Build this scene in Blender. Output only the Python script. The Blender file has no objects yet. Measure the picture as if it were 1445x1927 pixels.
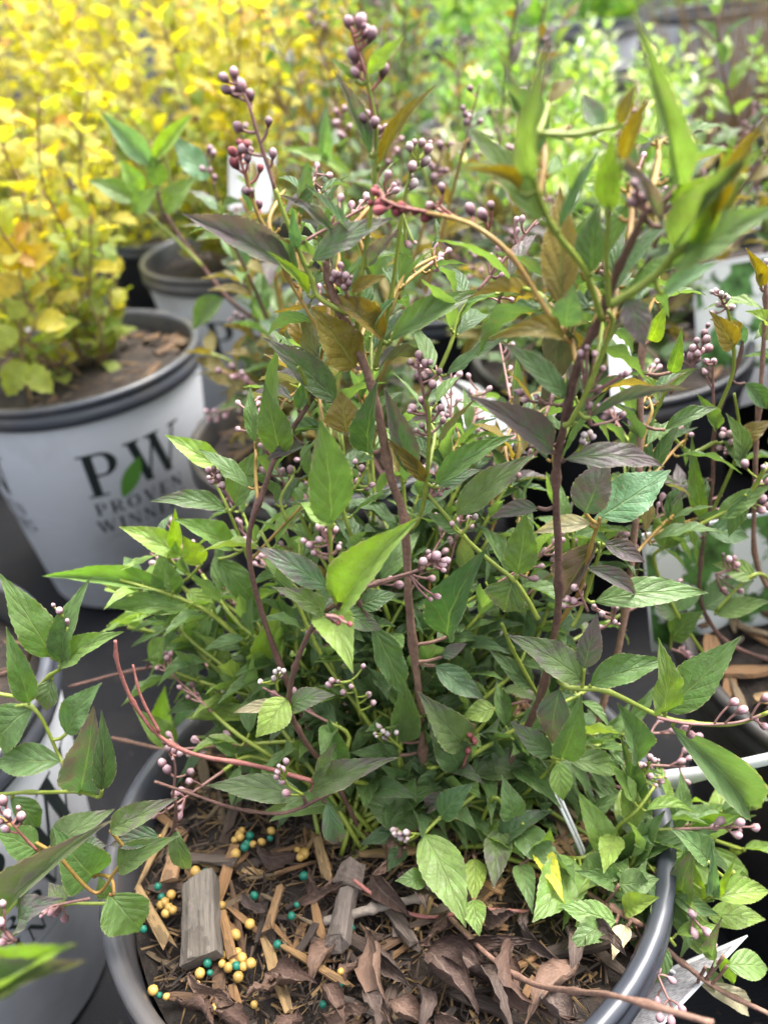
import bpy, bmesh, math, random
from mathutils import Vector, Matrix, noise
R = math.radians
S = bpy.context.scene
COL = S.collection
random.seed(7)
# ------------------------------------------------------------------ camera
F, PITCH, ROLL, CZ = 1689.0, R(32.6), R(-7.5), .5
CAM = Vector((0, 0, CZ))
RX, UP0, FW = Vector((1, 0, 0)), Vector((0, math.sin(PITCH), math.cos(PITCH))), Vector((0, math.cos(PITCH), -math.sin(PITCH)))
RT = RX * math.cos(ROLL) + UP0 * math.sin(ROLL)
UPV = UP0 * math.cos(ROLL) - RX * math.sin(ROLL)
cd = bpy.data.cameras.new('camera'); cam = bpy.data.objects.new('camera', cd); COL.objects.link(cam)
m = Matrix((RT, UPV, -FW)).transposed().to_4x4(); m.translation = CAM; cam.matrix_world = m
cd.sensor_fit = 'VERTICAL'; cd.sensor_height = 36; cd.lens = F / 1927 * 36
cd.clip_start = .01; cd.clip_end = 200
cd.dof.use_dof = True; cd.dof.focus_distance = .305; cd.dof.aperture_fstop = 9.5
S.camera = cam
# ------------------------------------------------------------------ light: bright overcast
W = bpy.data.worlds.new('World'); S.world = W; W.use_nodes = True
nt = W.node_tree; bg = nt.nodes['Background']
sky = nt.nodes.new('ShaderNodeTexSky'); sky.sky_type = 'NISHITA'; sky.sun_disc = False
SUN_EL, SUN_AZ = R(66), R(62)
sky.sun_elevation = SUN_EL; sky.sun_rotation = SUN_AZ; sky.dust_density = 6; sky.air_density = 1.2; sky.ozone_density = 1
hs = nt.nodes.new('ShaderNodeHueSaturation'); hs.inputs['Saturation'].default_value = .35
nt.links.new(sky.outputs[0], hs.inputs['Color']); nt.links.new(hs.outputs[0], bg.inputs[0]); bg.inputs[1].default_value = .15
sd = bpy.data.lights.new('sun', 'SUN'); sd.energy = 2.0; sd.angle = R(30); sd.color = (1, .97, .92)
so = bpy.data.objects.new('sun', sd); COL.objects.link(so)
sdir = Vector((math.sin(SUN_AZ) * math.cos(SUN_EL), math.cos(SUN_AZ) * math.cos(SUN_EL), math.sin(SUN_EL)))
so.rotation_euler = sdir.to_track_quat('Z', 'Y').to_euler()
S.view_settings.view_transform = 'Standard'; S.view_settings.look = 'None'; S.view_settings.gamma = 1
S.view_settings.exposure = 1.85
S.render.engine = 'CYCLES'
S.cycles.max_bounces = 6; S.cycles.diffuse_bounces = 3; S.cycles.glossy_bounces = 2; S.cycles.transmission_bounces = 4; S.cycles.caustics_reflective = False; S.cycles.caustics_refractive = False

# ------------------------------------------------------------------ geometry helpers
def pix(px, py):
    x, y = (px - 722) / F, -(py - 963) / F
    return FW + RT * x + UPV * y
def at_y(px, py, Y):                 # point of the ray through a photo pixel on the upright plane y = Y
    d = pix(px, py); return CAM + d * (Y / d.y)
def at_z(px, py, z):
    d = pix(px, py); return CAM + d * ((z - CZ) / d.z)
def above(P, px, py, zmin=.194):        # keep traced points out of the soil of the dark pot
    if P.z < zmin and (P.x + .017) ** 2 + (P.y - .242) ** 2 < .104 ** 2: return at_z(px, py, zmin)
    return P
def depth(P): return (P - CAM).dot(FW)
def proj(P):
    v = P - CAM; d = v.dot(FW); return 722 + F * v.dot(RT) / d, 963 - F * v.dot(UPV) / d

def mesh_obj(name, verts, faces, mat, parent=None, smooth=True, uvs=None):
    me = bpy.data.meshes.new(name); me.from_pydata([tuple(v) for v in verts], [], faces)
    if smooth: me.polygons.foreach_set('use_smooth', [True] * len(me.polygons))
    for mm in (mat if isinstance(mat, (list, tuple)) else [mat]): me.materials.append(mm)
    if uvs:
        l = me.uv_layers.new()
        for i, lp in enumerate(me.loops): l.data[i].uv = uvs[lp.vertex_index]
    o = bpy.data.objects.new(name, me); COL.objects.link(o)
    if parent: o.parent = parent
    return o
def empty(name, loc=(0, 0, 0)):
    o = bpy.data.objects.new(name, None); o.location = loc; COL.objects.link(o); o.empty_display_size = .01
    return o
def tag(o, label, cat, group=None, kind=None):
    o['label'] = label; o['category'] = cat
    if group: o['group'] = group
    if kind: o['kind'] = kind
    return o
def inst(name, me, M, parent=None, color=None):
    """object on shared mesh data at world matrix M (all parents stay at their own translation only)"""
    o = bpy.data.objects.new(name, me); COL.objects.link(o)
    if parent:
        o.parent = parent
        q = parent; off = Vector((0, 0, 0))
        while q: off += Vector(q.location); q = q.parent
        M = Matrix.Translation(-off) @ M
    o.matrix_basis = M
    if color: o.color = color
    return o
def smooth_path(P, sub=5):
    if len(P) < 3: return list(P)
    out = []
    for i in range(len(P) - 1):
        p0, p1, p2, p3 = P[max(i - 1, 0)], P[i], P[i + 1], P[min(i + 2, len(P) - 1)]
        for k in range(sub):
            t = k / sub
            out.append(.5 * ((2 * p1) + (p2 - p0) * t + (2 * p0 - 5 * p1 + 4 * p2 - p3) * t * t + (3 * p1 - p0 - 3 * p2 + p3) * t ** 3))
    out.append(P[-1]); return out
def tube(V, Fc, P, radii, n=7, rough=0, nodes=()):
    """append a tube along P to vertex/face lists"""
    b = len(V); N = len(P); ref = Vector((.3, .9, .2)).normalized()
    for i in range(N):
        t = (P[min(i + 1, N - 1)] - P[max(i - 1, 0)])
        t = t.normalized() if t.length > 1e-9 else Vector((0, 0, 1))
        u = t.cross(ref)
        if u.length < 1e-3: u = t.cross(Vector((1, 0, 0)))
        u.normalize(); w = t.cross(u)
        r = radii[i] if isinstance(radii, (list, tuple)) else radii
        for k in range(n):
            a = 2 * math.pi * k / n
            rr = r * (1 + rough * (random.random() - .5))
            V.append(P[i] + (u * math.cos(a) + w * math.sin(a)) * rr)
    for i in range(N - 1):
        for k in range(n):
            a, c = b + i * n + k, b + i * n + (k + 1) % n
            Fc.append((a, c, c + n, a + n))
    Fc.append(tuple(b + k for k in range(n))[::-1]); Fc.append(tuple(b + (N - 1) * n + k for k in range(n)))
def lathe(profile, n=72, cap=False):
    V, Fc = [], []
    for r, z in profile:
        for k in range(n):
            a = 2 * math.pi * k / n; V.append((r * math.cos(a), r * math.sin(a), z))
    for i in range(len(profile) - 1):
        for k in range(n):
            a, c = i * n + k, i * n + (k + 1) % n
            Fc.append((a, c, c + n, a + n))
    if cap: Fc.append(tuple((len(profile) - 1) * n + k for k in range(n)))
    return V, Fc

# ------------------------------------------------------------------ materials
def new_mat(name):
    mt = bpy.data.materials.new(name); mt.use_nodes = True; n = mt.node_tree
    return mt, n, n.nodes['Principled BSDF'], n.nodes['Material Output']
class NG:
    def __init__(s, t): s.t = t
    def n(s, ty, **kw):
        x = s.t.nodes.new(ty)
        for k, v in kw.items():
            if k == 'inp':
                for a, b in v.items():
                    if hasattr(b, 'is_output') or isinstance(b, bpy.types.NodeSocket): s.t.links.new(b, x.inputs[a])
                    else: x.inputs[a].default_value = b
            else: setattr(x, k, v)
        return x
    def math(s, op, a, b=0., c=None, clamp=False):
        x = s.n('ShaderNodeMath', operation=op, use_clamp=clamp)
        for i, v in enumerate((a, b, c)):
            if v is None: continue
            if isinstance(v, bpy.types.NodeSocket): s.t.links.new(v, x.inputs[i])
            else: x.inputs[i].default_value = v
        return x.outputs[0]
    def mix(s, f, a, b, blend='MIX'):
        x = s.n('ShaderNodeMix', data_type='RGBA', blend_type=blend)
        for i, v in ((0, f), (6, a), (7, b)):
            if isinstance(v, bpy.types.NodeSocket): s.t.links.new(v, x.inputs[i])
            else: x.inputs[i].default_value = v if i == 0 else (*v[:3], 1)
        return x.outputs[2]
    def noise(s, vec, scale, detail=3, rough=.55):
        x = s.n('ShaderNodeTexNoise'); x.inputs['Scale'].default_value = scale; x.inputs['Detail'].default_value = detail; x.inputs['Roughness'].default_value = rough
        if vec is not None: s.t.links.new(vec, x.inputs['Vector'])
        return x.outputs['Fac']
    def ramp(s, f, *st):
        x = s.n('ShaderNodeValToRGB'); e = x.color_ramp.elements
        while len(e) < len(st): e.new(.5)
        for i, (p, c) in enumerate(st): e[i].position = p; e[i].color = (*c, 1)
        s.t.links.new(f, x.inputs[0]); return x.outputs[0]
    def bump(s, h, strength, dist):
        x = s.n('ShaderNodeBump'); x.inputs['Strength'].default_value = strength; x.inputs['Distance'].default_value = dist
        s.t.links.new(h, x.inputs['Height']); return x.outputs[0]

def leaf_material(name, rough=.44, transl=.30, purple=(.125, .092, .104), veins=5.5, pucker=.5):
    mt, t, p, out = new_mat(name); g = NG(t)
    uv = g.n('ShaderNodeTexCoord').outputs['UV']
    sp = g.n('ShaderNodeSeparateXYZ', inp={0: uv})
    u = g.math('ABSOLUTE', g.math('MULTIPLY_ADD', sp.outputs[0], 2., -1.)); v = sp.outputs[1]
    oi = g.n('ShaderNodeObjectInfo')
    base, pa, rnd = oi.outputs['Color'], oi.outputs['Alpha'], oi.outputs['Random']
    # per-leaf noise space
    off = g.n('ShaderNodeVectorMath', operation='ADD')
    t.links.new(uv, off.inputs[0]); cmb = g.n('ShaderNodeCombineXYZ', inp={0: g.math('MULTIPLY', rnd, 37.), 1: g.math('MULTIPLY', rnd, 91.), 2: rnd}); t.links.new(cmb.outputs[0], off.inputs[1])
    st = g.n('ShaderNodeVectorMath', operation='MULTIPLY'); t.links.new(off.outputs[0], st.inputs[0]); st.inputs[1].default_value = (1, 2.2, 1)
    n1 = g.noise(st.outputs[0], 3.2, 2); n2 = g.noise(st.outputs[0], 13, 1)
    mid = g.math('SUBTRACT', 1., g.math('DIVIDE', u, g.math('MULTIPLY_ADD', v, -.05, .085)), clamp=True)
    lat = g.math('FRACT', g.math('SUBTRACT', g.math('MULTIPLY', v, veins), g.math('MULTIPLY', g.math('POWER', u, .75), 2.1)))
    lat = g.math('ABSOLUTE', g.math('SUBTRACT', lat, .5))
    latl = g.math('MULTIPLY', g.math('SUBTRACT', 1., g.math('MULTIPLY', lat, 11.), clamp=True), g.math('SUBTRACT', 1.0, g.math('MULTIPLY', u, .9)))
    vein = g.math('MAXIMUM', mid, g.math('MULTIPLY', latl, .5))
    var = g.math('MULTIPLY_ADD', n1, .9, .55)
    hsv = g.n('ShaderNodeHueSaturation', inp={'Color': base, 'Value': var, 'Saturation': g.math('MULTIPLY_ADD', n2, -.3, 1.1), 'Hue': g.math('MULTIPLY_ADD', n1, .03, .485)})
    c = hsv.outputs[0]
    c = g.mix(g.math('MULTIPLY', vein, .42), c, (.36, .46, .20))
    # purple flush towards the tip and the margins
    pm = g.math('ADD', g.math('MULTIPLY', pa, 1.5), g.math('ADD', g.math('MULTIPLY', v, .55), g.math('MULTIPLY', u, .22)))
    pm = g.math('ADD', pm, g.math('MULTIPLY', g.math('SUBTRACT', n1, .5), 1.5))
    pm = g.math('MULTIPLY', g.math('SUBTRACT', pm, .95, clamp=False), 1.9, clamp=True)
    pm = g.math('MULTIPLY', pm, g.math('MULTIPLY', g.math('GREATER_THAN', pa, .02), .9))
    c = g.mix(pm, c, purple)
    spot = g.math('MULTIPLY', g.math('SUBTRACT', n2, g.math('MULTIPLY_ADD', rnd, -.14, .78)), 9., clamp=True)
    c = g.mix(g.math('MULTIPLY', spot, .7), c, (.13, .075, .04))
    # pale tan speckle on the margin teeth, tan tip
    ed = g.math('MULTIPLY', g.math('GREATER_THAN', u, .94), g.math('GREATER_THAN', n2, .52))
    tipm = g.math('MULTIPLY', g.math('GREATER_THAN', v, .972), g.math('GREATER_THAN', rnd, .45))
    c = g.mix(g.math('MULTIPLY', g.math('MAXIMUM', ed, tipm), .5), c, (.42, .36, .24))
    geo = g.n('ShaderNodeNewGeometry')
    back = g.n('ShaderNodeHueSaturation', inp={'Color': base, 'Saturation': .8, 'Value': 1.15})
    bk = g.mix(g.math('MULTIPLY', vein, .35), back.outputs[0], (.34, .36, .16))
    bk = g.mix(g.math('MULTIPLY', pm, .45), bk, (.16, .09, .06))
    c2 = g.mix(geo.outputs['Backfacing'], c, bk)
    t.links.new(c2, p.inputs['Base Color'])
    p.inputs['Roughness'].default_value = rough; p.inputs['Specular IOR Level'].default_value = .5; p.inputs['Sheen Weight'].default_value = .06; p.inputs['Sheen Roughness'].default_value = .4
    h = g.math('ADD', g.math('MULTIPLY', vein, -.8), g.math('ADD', g.math('MULTIPLY', lat, 1.3 * pucker), g.math('MULTIPLY', n2, .5)))
    bm_ = g.bump(h, .6, .0010); t.links.new(bm_, p.inputs['Normal'])
    tr = g.n('ShaderNodeBsdfTranslucent'); tc = g.n('ShaderNodeHueSaturation', inp={'Color': c2, 'Saturation': 1.25, 'Value': 2.0})
    tc2 = g.mix(1, tc.outputs[0], (1, .98, .45), 'MULTIPLY'); t.links.new(tc2, tr.inputs[0])
    mx = g.n('ShaderNodeMixShader'); mx.inputs[0].default_value = transl
    t.links.new(p.outputs[0], mx.inputs[1]); t.links.new(tr.outputs[0], mx.inputs[2]); t.links.new(mx.outputs[0], out.inputs[0])
    return mt
M_LEAF = leaf_material('deutzia_leaf')
M_SPIREA = leaf_material('spirea_leaf', rough=.5, transl=.42, purple=(.6, .16, .04), veins=5)
def dead_leaf_material():
    mt, t, p, out = new_mat('dead_leaf'); g = NG(t)
    uv = g.n('ShaderNodeTexCoord').outputs['UV']; sp = g.n('ShaderNodeSeparateXYZ', inp={0: uv})
    u = g.math('ABSOLUTE', g.math('MULTIPLY_ADD', sp.outputs[0], 2., -1.)); v = sp.outputs[1]
    oi = g.n('ShaderNodeObjectInfo'); tc = g.n('ShaderNodeTexCoord').outputs['Object']
    n1 = g.noise(tc, 2.2, 5); 
    lat = g.math('ABSOLUTE', g.math('SUBTRACT', g.math('FRACT', g.math('SUBTRACT', g.math('MULTIPLY', v, 7.), g.math('MULTIPLY', u, 2.))), .5))
    mid = g.math('SUBTRACT', 1., g.math('MULTIPLY', u, 14.), clamp=True)
    c = g.n('ShaderNodeHueSaturation', inp={'Color': oi.outputs['Color'], 'Value': g.math('MULTIPLY_ADD', n1, 1.3, .4)}).outputs[0]
    c = g.mix(g.math('MULTIPLY', g.math('SUBTRACT', 1., g.math('MULTIPLY', lat, 8.), clamp=True), .18), c, (.2, .15, .12))
    c = g.mix(g.math('MULTIPLY', mid, .4), c, (.22, .17, .13)); t.links.new(c, p.inputs['Base Color'])
    p.inputs['Roughness'].default_value = .68; p.inputs['Specular IOR Level'].default_value = .3
    t.links.new(g.bump(g.math('ADD', g.math('MULTIPLY', lat, .5), g.math('ADD', n1, g.noise(uv, 22, 3))), .6, .001), p.inputs['Normal'])
    return mt
M_DEAD = dead_leaf_material()
def stem_material(name, c1, c2, rough=.55, bump=.5, scale=500):
    mt, t, p, out = new_mat(name); g = NG(t); tc = g.n('ShaderNodeTexCoord').outputs['Object']
    n1 = g.noise(tc, scale, 4); n2 = g.noise(tc, scale * .12, 3)
    f = g.math('ADD', g.math('MULTIPLY', n1, .5), g.math('MULTIPLY', n2, .6))
    t.links.new(g.ramp(f, (.32, c1), (.72, c2)), p.inputs['Base Color']); p.inputs['Roughness'].default_value = rough
    t.links.new(g.bump(n1, bump, .0006), p.inputs['Normal']); return mt
M_STEM = {'g': stem_material('stem_green', (.13, .18, .025), (.27, .32, .05), .45, .15),
          'o': stem_material('stem_orange', (.22, .10, .03), (.36, .25, .06), .5, .2),
          'b': stem_material('stem_bark', (.10, .05, .036), (.30, .175, .125), .75, 1, 650),
          'd': stem_material('stem_dark', (.055, .026, .022), (.20, .105, .08), .65, 1, 700),
          'r': stem_material('stem_red', (.20, .05, .05), (.36, .15, .12), .6, .7, 800),
          'w': stem_material('stem_grey', (.12, .10, .085), (.32, .26, .21), .8, 1, 350),
          'p': stem_material('pedicel', (.17, .07, .075), (.30, .17, .14), .6, .3),
          'y': stem_material('twig_tan', (.16, .10, .05), (.30, .20, .10), .7, .4)}
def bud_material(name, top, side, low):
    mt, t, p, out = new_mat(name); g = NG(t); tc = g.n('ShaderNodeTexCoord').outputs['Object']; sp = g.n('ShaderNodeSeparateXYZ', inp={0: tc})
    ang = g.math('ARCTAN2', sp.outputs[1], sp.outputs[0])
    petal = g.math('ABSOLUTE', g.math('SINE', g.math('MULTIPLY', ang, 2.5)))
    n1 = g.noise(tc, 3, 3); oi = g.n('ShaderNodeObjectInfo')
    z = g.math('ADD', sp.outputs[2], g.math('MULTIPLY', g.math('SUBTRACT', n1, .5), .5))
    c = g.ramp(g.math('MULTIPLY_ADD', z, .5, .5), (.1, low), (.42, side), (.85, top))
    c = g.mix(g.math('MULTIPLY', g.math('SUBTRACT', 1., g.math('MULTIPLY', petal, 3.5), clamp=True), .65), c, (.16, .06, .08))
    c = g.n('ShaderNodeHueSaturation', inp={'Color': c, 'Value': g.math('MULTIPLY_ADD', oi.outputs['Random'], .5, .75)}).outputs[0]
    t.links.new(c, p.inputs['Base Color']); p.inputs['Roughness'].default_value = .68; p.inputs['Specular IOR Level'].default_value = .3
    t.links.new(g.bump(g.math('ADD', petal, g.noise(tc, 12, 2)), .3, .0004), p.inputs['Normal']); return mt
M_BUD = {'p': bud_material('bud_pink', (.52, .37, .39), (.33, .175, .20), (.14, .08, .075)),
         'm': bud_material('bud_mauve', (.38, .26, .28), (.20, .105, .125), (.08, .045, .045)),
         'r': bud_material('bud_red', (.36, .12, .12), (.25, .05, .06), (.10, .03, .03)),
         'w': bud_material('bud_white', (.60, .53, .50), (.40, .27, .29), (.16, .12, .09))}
def plastic(name, col, rough=.35, scuff=.25, spec=.5):
    mt, t, p, out = new_mat(name); g = NG(t); tc = g.n('ShaderNodeTexCoord').outputs['Object']
    st = g.n('ShaderNodeMapping'); st.inputs['Scale'].default_value = (1, 1, 6); t.links.new(tc, st.inputs[0])
    n1 = g.noise(st.outputs[0], 30, 6); n2 = g.noise(tc, 9, 4)
    c = g.mix(g.math('MULTIPLY', g.math('GREATER_THAN', n1, .62), scuff), col, tuple(min(1, x * 1.5 + .05) for x in col))
    dst = g.math('MULTIPLY', g.math('SUBTRACT', n2, .46, clamp=True), 2.2, clamp=True)
    c = g.mix(dst, c, (.16, .13, .10)); t.links.new(c, p.inputs['Base Color'])
    t.links.new(g.math('MULTIPLY_ADD', n1, .3, rough - .1), p.inputs['Roughness']); p.inputs['Specular IOR Level'].default_value = spec
    t.links.new(g.bump(g.noise(tc, 220, 2), .08, .0005), p.inputs['Normal']); return mt
M_BLACK = plastic('black_pot_plastic', (.014, .0145, .018), .38, .12)
M_GREYRIM = plastic('grey_rim_plastic', (.042, .046, .058), .28, .25)
M_WHITEPOT = plastic('white_pot_plastic', (.60, .615, .66), .4, .1)
def flat(name, col, rough=.5):
    mt, t, p, out = new_mat(name); p.inputs['Base Color'].default_value = (*col, 1); p.inputs['Roughness'].default_value = rough
    g = NG(t); tc = g.n('ShaderNodeTexCoord').outputs['Object']
    t.links.new(g.mix(g.math('MULTIPLY', g.noise(tc, 60, 4), .35), col, tuple(x * .6 for x in col)), p.inputs['Base Color']); return mt
M_INK, M_INKG, M_INKGREY = flat('black_ink', (.015, .022, .022)), flat('green_ink', (.10, .26, .04)), flat('grey_ink', (.20, .22, .23))
M_CARD = flat('white_card', (.78, .78, .80), .45)
M_STRING = flat('white_string', (.75, .75, .76), .8)
def soil_material(name, scale=1.):
    mt, t, p, out = new_mat(name); g = NG(t); tc = g.n('ShaderNodeTexCoord').outputs['Object']
    n1 = g.noise(tc, 90 * scale, 6, .7); n2 = g.noise(tc, 25 * scale, 4)
    f = g.math('ADD', g.math('MULTIPLY', n1, .7), g.math('MULTIPLY', n2, .3))
    t.links.new(g.ramp(f, (.3, (.006, .004, .003)), (.52, (.02, .0125, .0085)), (.75, (.085, .047, .026))), p.inputs['Base Color'])
    p.inputs['Roughness'].default_value = .85; t.links.new(g.bump(n1, 1, .004), p.inputs['Normal']); return mt
M_SOIL = soil_material('potting_soil')
def wood_material():
    mt, t, p, out = new_mat('mulch_wood'); g = NG(t); tc = g.n('ShaderNodeTexCoord').outputs['Object']
    mp = g.n('ShaderNodeMapping'); mp.inputs['Scale'].default_value = (9, 1.2, 9); t.links.new(tc, mp.inputs[0])
    oi = g.n('ShaderNodeObjectInfo'); off = g.n('ShaderNodeVectorMath', operation='ADD'); t.links.new(mp.outputs[0], off.inputs[0])
    cb = g.n('ShaderNodeCombineXYZ', inp={0: g.math('MULTIPLY', oi.outputs['Random'], 50.)}); t.links.new(cb.outputs[0], off.inputs[1])
    n1 = g.noise(off.outputs[0], 1.2, 6, .65); n2 = g.noise(tc, 1.5, 3)
    c = g.n('ShaderNodeHueSaturation', inp={'Color': oi.outputs['Color'], 'Value': g.math('MULTIPLY_ADD', n1, 1.8, .15)}).outputs[0]
    c = g.mix(g.math('MULTIPLY', g.math('GREATER_THAN', n2, .58), .45), c, (.04, .028, .02))
    t.links.new(c, p.inputs['Base Color']); p.inputs['Roughness'].default_value = .75
    t.links.new(g.bump(n1, .8, .0012), p.inputs['Normal']); return mt
M_WOOD = wood_material()
def bead_material():
    mt, t, p, out = new_mat('fertilizer_bead'); g = NG(t); oi = g.n('ShaderNodeObjectInfo'); tc = g.n('ShaderNodeTexCoord').outputs['Object']
    c = g.n('ShaderNodeHueSaturation', inp={'Color': oi.outputs['Color'], 'Value': g.math('MULTIPLY_ADD', g.noise(tc, 2.5, 4), .9, .5)}).outputs[0]
    t.links.new(c, p.inputs['Base Color']); p.inputs['Roughness'].default_value = .4
    t.links.new(g.bump(g.noise(tc, 4, 3), .3, .0005), p.inputs['Normal']); return mt
M_BEAD = bead_material()
def fabric_material():
    mt, t, p, out = new_mat('landscape_fabric'); g = NG(t); tc = g.n('ShaderNodeTexCoord').outputs['Object']
    w1 = g.n('ShaderNodeTexWave', bands_direction='X'); w1.inputs['Scale'].default_value = 130; t.links.new(tc, w1.inputs[0])
    w2 = g.n('ShaderNodeTexWave', bands_direction='Y'); w2.inputs['Scale'].default_value = 130; t.links.new(tc, w2.inputs[0])
    h = g.math('MAXIMUM', w1.outputs['Fac'], w2.outputs['Fac']); n1 = g.noise(tc, 14, 5); n2 = g.noise(tc, 160, 4)
    c = g.mix(g.math('MULTIPLY', h, .5), (.006, .0063, .0075), (.013, .0135, .016))
    c = g.mix(g.math('MULTIPLY', g.math('SUBTRACT', n1, .5, clamp=True), .9), c, (.05, .042, .035))
    c = g.mix(g.math('MULTIPLY', g.math('GREATER_THAN', n2, .68), .4), c, (.09, .065, .045))
    t.links.new(c, p.inputs['Base Color']); p.inputs['Roughness'].default_value = .75; p.inputs['Specular IOR Level'].default_value = .12
    t.links.new(g.bump(h, .5, .0008), p.inputs['Normal']); return mt
def photo_material(name, petal, leaf, scale, kind='flower'):
    mt, t, p, out = new_mat(name); g = NG(t); tc = g.n('ShaderNodeTexCoord').outputs['UV']
    if kind == 'flower':
        v = g.n('ShaderNodeTexVoronoi'); v.inputs['Scale'].default_value = scale; t.links.new(tc, v.inputs['Vector'])
        n = g.noise(tc, scale * 2.2, 3); d = g.math('ADD', v.outputs['Distance'], g.math('MULTIPLY', g.math('SUBTRACT', n, .5), .7))
        lf = g.ramp(g.noise(tc, scale * 1.6, 4), (.35, tuple(x * .25 for x in leaf)), (.6, leaf))
        c = g.mix(g.math('MULTIPLY', g.math('SUBTRACT', .62, d), 7., clamp=True), lf, petal)
        c = g.mix(g.math('MULTIPLY', g.math('SUBTRACT', .12, v.outputs['Distance']), 12., clamp=True), c, (.6, .62, .25))
    else:
        mp = g.n('ShaderNodeMapping'); mp.inputs['Scale'].default_value = (3, 14, 1); mp.inputs['Rotation'].default_value = (0, 0, .5); t.links.new(tc, mp.inputs[0])
        c = g.ramp(g.noise(mp.outputs[0], scale, 5, .7), (.35, leaf), (.65, petal))
    t.links.new(c, p.inputs['Base Color']); p.inputs['Roughness'].default_value = .3; return mt
M_PHOTO1 = photo_material('blossom_photo', (.80, .82, .80), (.12, .28, .07), 4.2)
M_PHOTO2 = photo_material('grass_photo', (.55, .54, .56), (.10, .09, .10), 5, 'grass')

# ------------------------------------------------------------------ leaf meshes (shared)
LEAFS = {}
def leaf_mesh(kind='lance', arch=.1, fold=.25, sick=0., wav=0., seed=0):
    key = (kind, round(arch, 2), round(fold, 2), round(sick, 2), round(wav, 2), seed)
    if key in LEAFS: return LEAFS[key]
    rs = random.Random(str(key))
    nt_, cols = (14, (-1, -.75, -.5, -.25, 0, .25, .5, .75, 1)) if kind == 'dead' else (26, (-1, -.55, 0, .55, 1)) if kind == 'lance' else (9, (-1, -.5, 0, .5, 1))
    V, Fc, UV = [], [], []
    ph = rs.uniform(0, 6.28)
    asym = rs.uniform(-.05, .05); drop = rs.choice((0, .05, .11))
    for i in range(nt_ + 1):
        t = i / nt_
        if kind in ('lance', 'dead'): hw = .525 * max(0, math.sin(math.pi * t ** .76)) ** .95 * (1 - .36 * t ** 2.4)
        else: hw = .5 * max(0, math.sin(math.pi * t ** .72)) ** .72
        hw = max(hw, .012)
        tooth = (.021 if kind == 'lance' else .09 if kind == 'ovate' else .03) * (1 if i % 2 else -1) * (0 if i in (0, nt_) else 1)
        for c in cols:
            a = abs(c)
            k = 1 + (tooth if a == 1 else 0)
            x = hw * c * k * (1 + asym * (1 if c > 0 else -1)) + sick * (4 * t * (1 - t)) * .5
            y = t + ((.012 if kind == 'lance' else .035) * (1 if i % 2 else 0) if a == 1 and 0 < i < nt_ else 0)
            z = arch * 4 * t * (1 - t) * (1 - .25 * t) - drop * t ** 3
            z += fold * hw * a * (1 + .2 * a) * 1.0
            z += wav * hw * a * math.sin(t * 15 + ph + (2 if c > 0 else 0)) + .012 * math.sin(t * 23 + c * 5 + ph) * (1 - a * .3)
            if kind == 'dead':    # rolled margins
                ang = a * (.5 + 1.5 * math.sin(t * 3 + ph) ** 2) * (1 if fold >= 0 else -1); rr = hw * .9
                x = math.copysign(math.sin(ang) * rr, c) if c else 0
                z = arch * 4 * t * (1 - t) + (1 - math.cos(ang)) * rr * .9 + .16 * math.sin(t * 7 + ph + c) * hw * 2 + .06 * math.sin(c * 11 + t * 6 + ph) + .05 * math.sin(t * 31 + c * 7) + .5 * t * t * math.sin(ph)
                x += .12 * math.sin(t * 5 + ph)
            V.append((x, y, z)); UV.append((.5 + c * .5, t))
    nc = len(cols)
    for i in range(nt_):
        for k in range(nc - 1):
            a = i * nc + k; Fc.append((a, a + 1, a + nc + 1, a + nc))
    me = bpy.data.meshes.new('leaf_' + kind); me.from_pydata(V, [], Fc)
    me.polygons.foreach_set('use_smooth', [True] * len(me.polygons))
    l = me.uv_layers.new()
    for i, lp in enumerate(me.loops): l.data[i].uv = UV[lp.vertex_index]
    me.materials.append({'lance': M_LEAF, 'dead': M_DEAD, 'ovate': M_SPIREA}[kind]); LEAFS[key] = me
    return me
def leaf_matrix(B, T, w, n_hint, roll=0.):
    a = T - B; L = a.length; a.normalize()
    n = n_hint - a * n_hint.dot(a)
    if n.length < 1e-4: n = Vector((0, 0, 1)) - a * a.z
    n.normalize(); n = Matrix.Rotation(R(roll), 3, a) @ n; x = a.cross(n); x.normalize()
    M = Matrix((x * w, a * L, n * L)).transposed().to_4x4(); M.translation = B
    return M
# z of the leaf mesh is scaled with length, so folds need width/length compensation
COLR = {'g': (.11, .19, .052, .17), 'l': (.215, .325, .055, 0), 'd': (.07, .13, .045, .22), 'm': (.11, .175, .06, .40), 'p': (.095, .145, .08, .66),
        'q': (.10, .18, .085, .47), 'f': (.15, .23, .085, .30), 'o': (.17, .13, .022, .2), 't': (.13, .23, .11, .18), 'y': (.55, .56, .05, 0), 'w': (.48, .40, .24, 0), 'k': (.05, .05, .035, .7), 'e': (.155, .25, .055, .12)}  # 'o': olive-brown underside, its backlit tone put into the leaf colour
def jit(c, a=.14):
    k = 1 + random.uniform(-a, a); h = random.uniform(-.08, .08)
    return (c[0] * k * (1 + h), c[1] * k, c[2] * k * (1 - h), max(0, min(1, c[3] + (random.uniform(-.1, .1) if c[3] > 0 else 0))))

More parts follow.
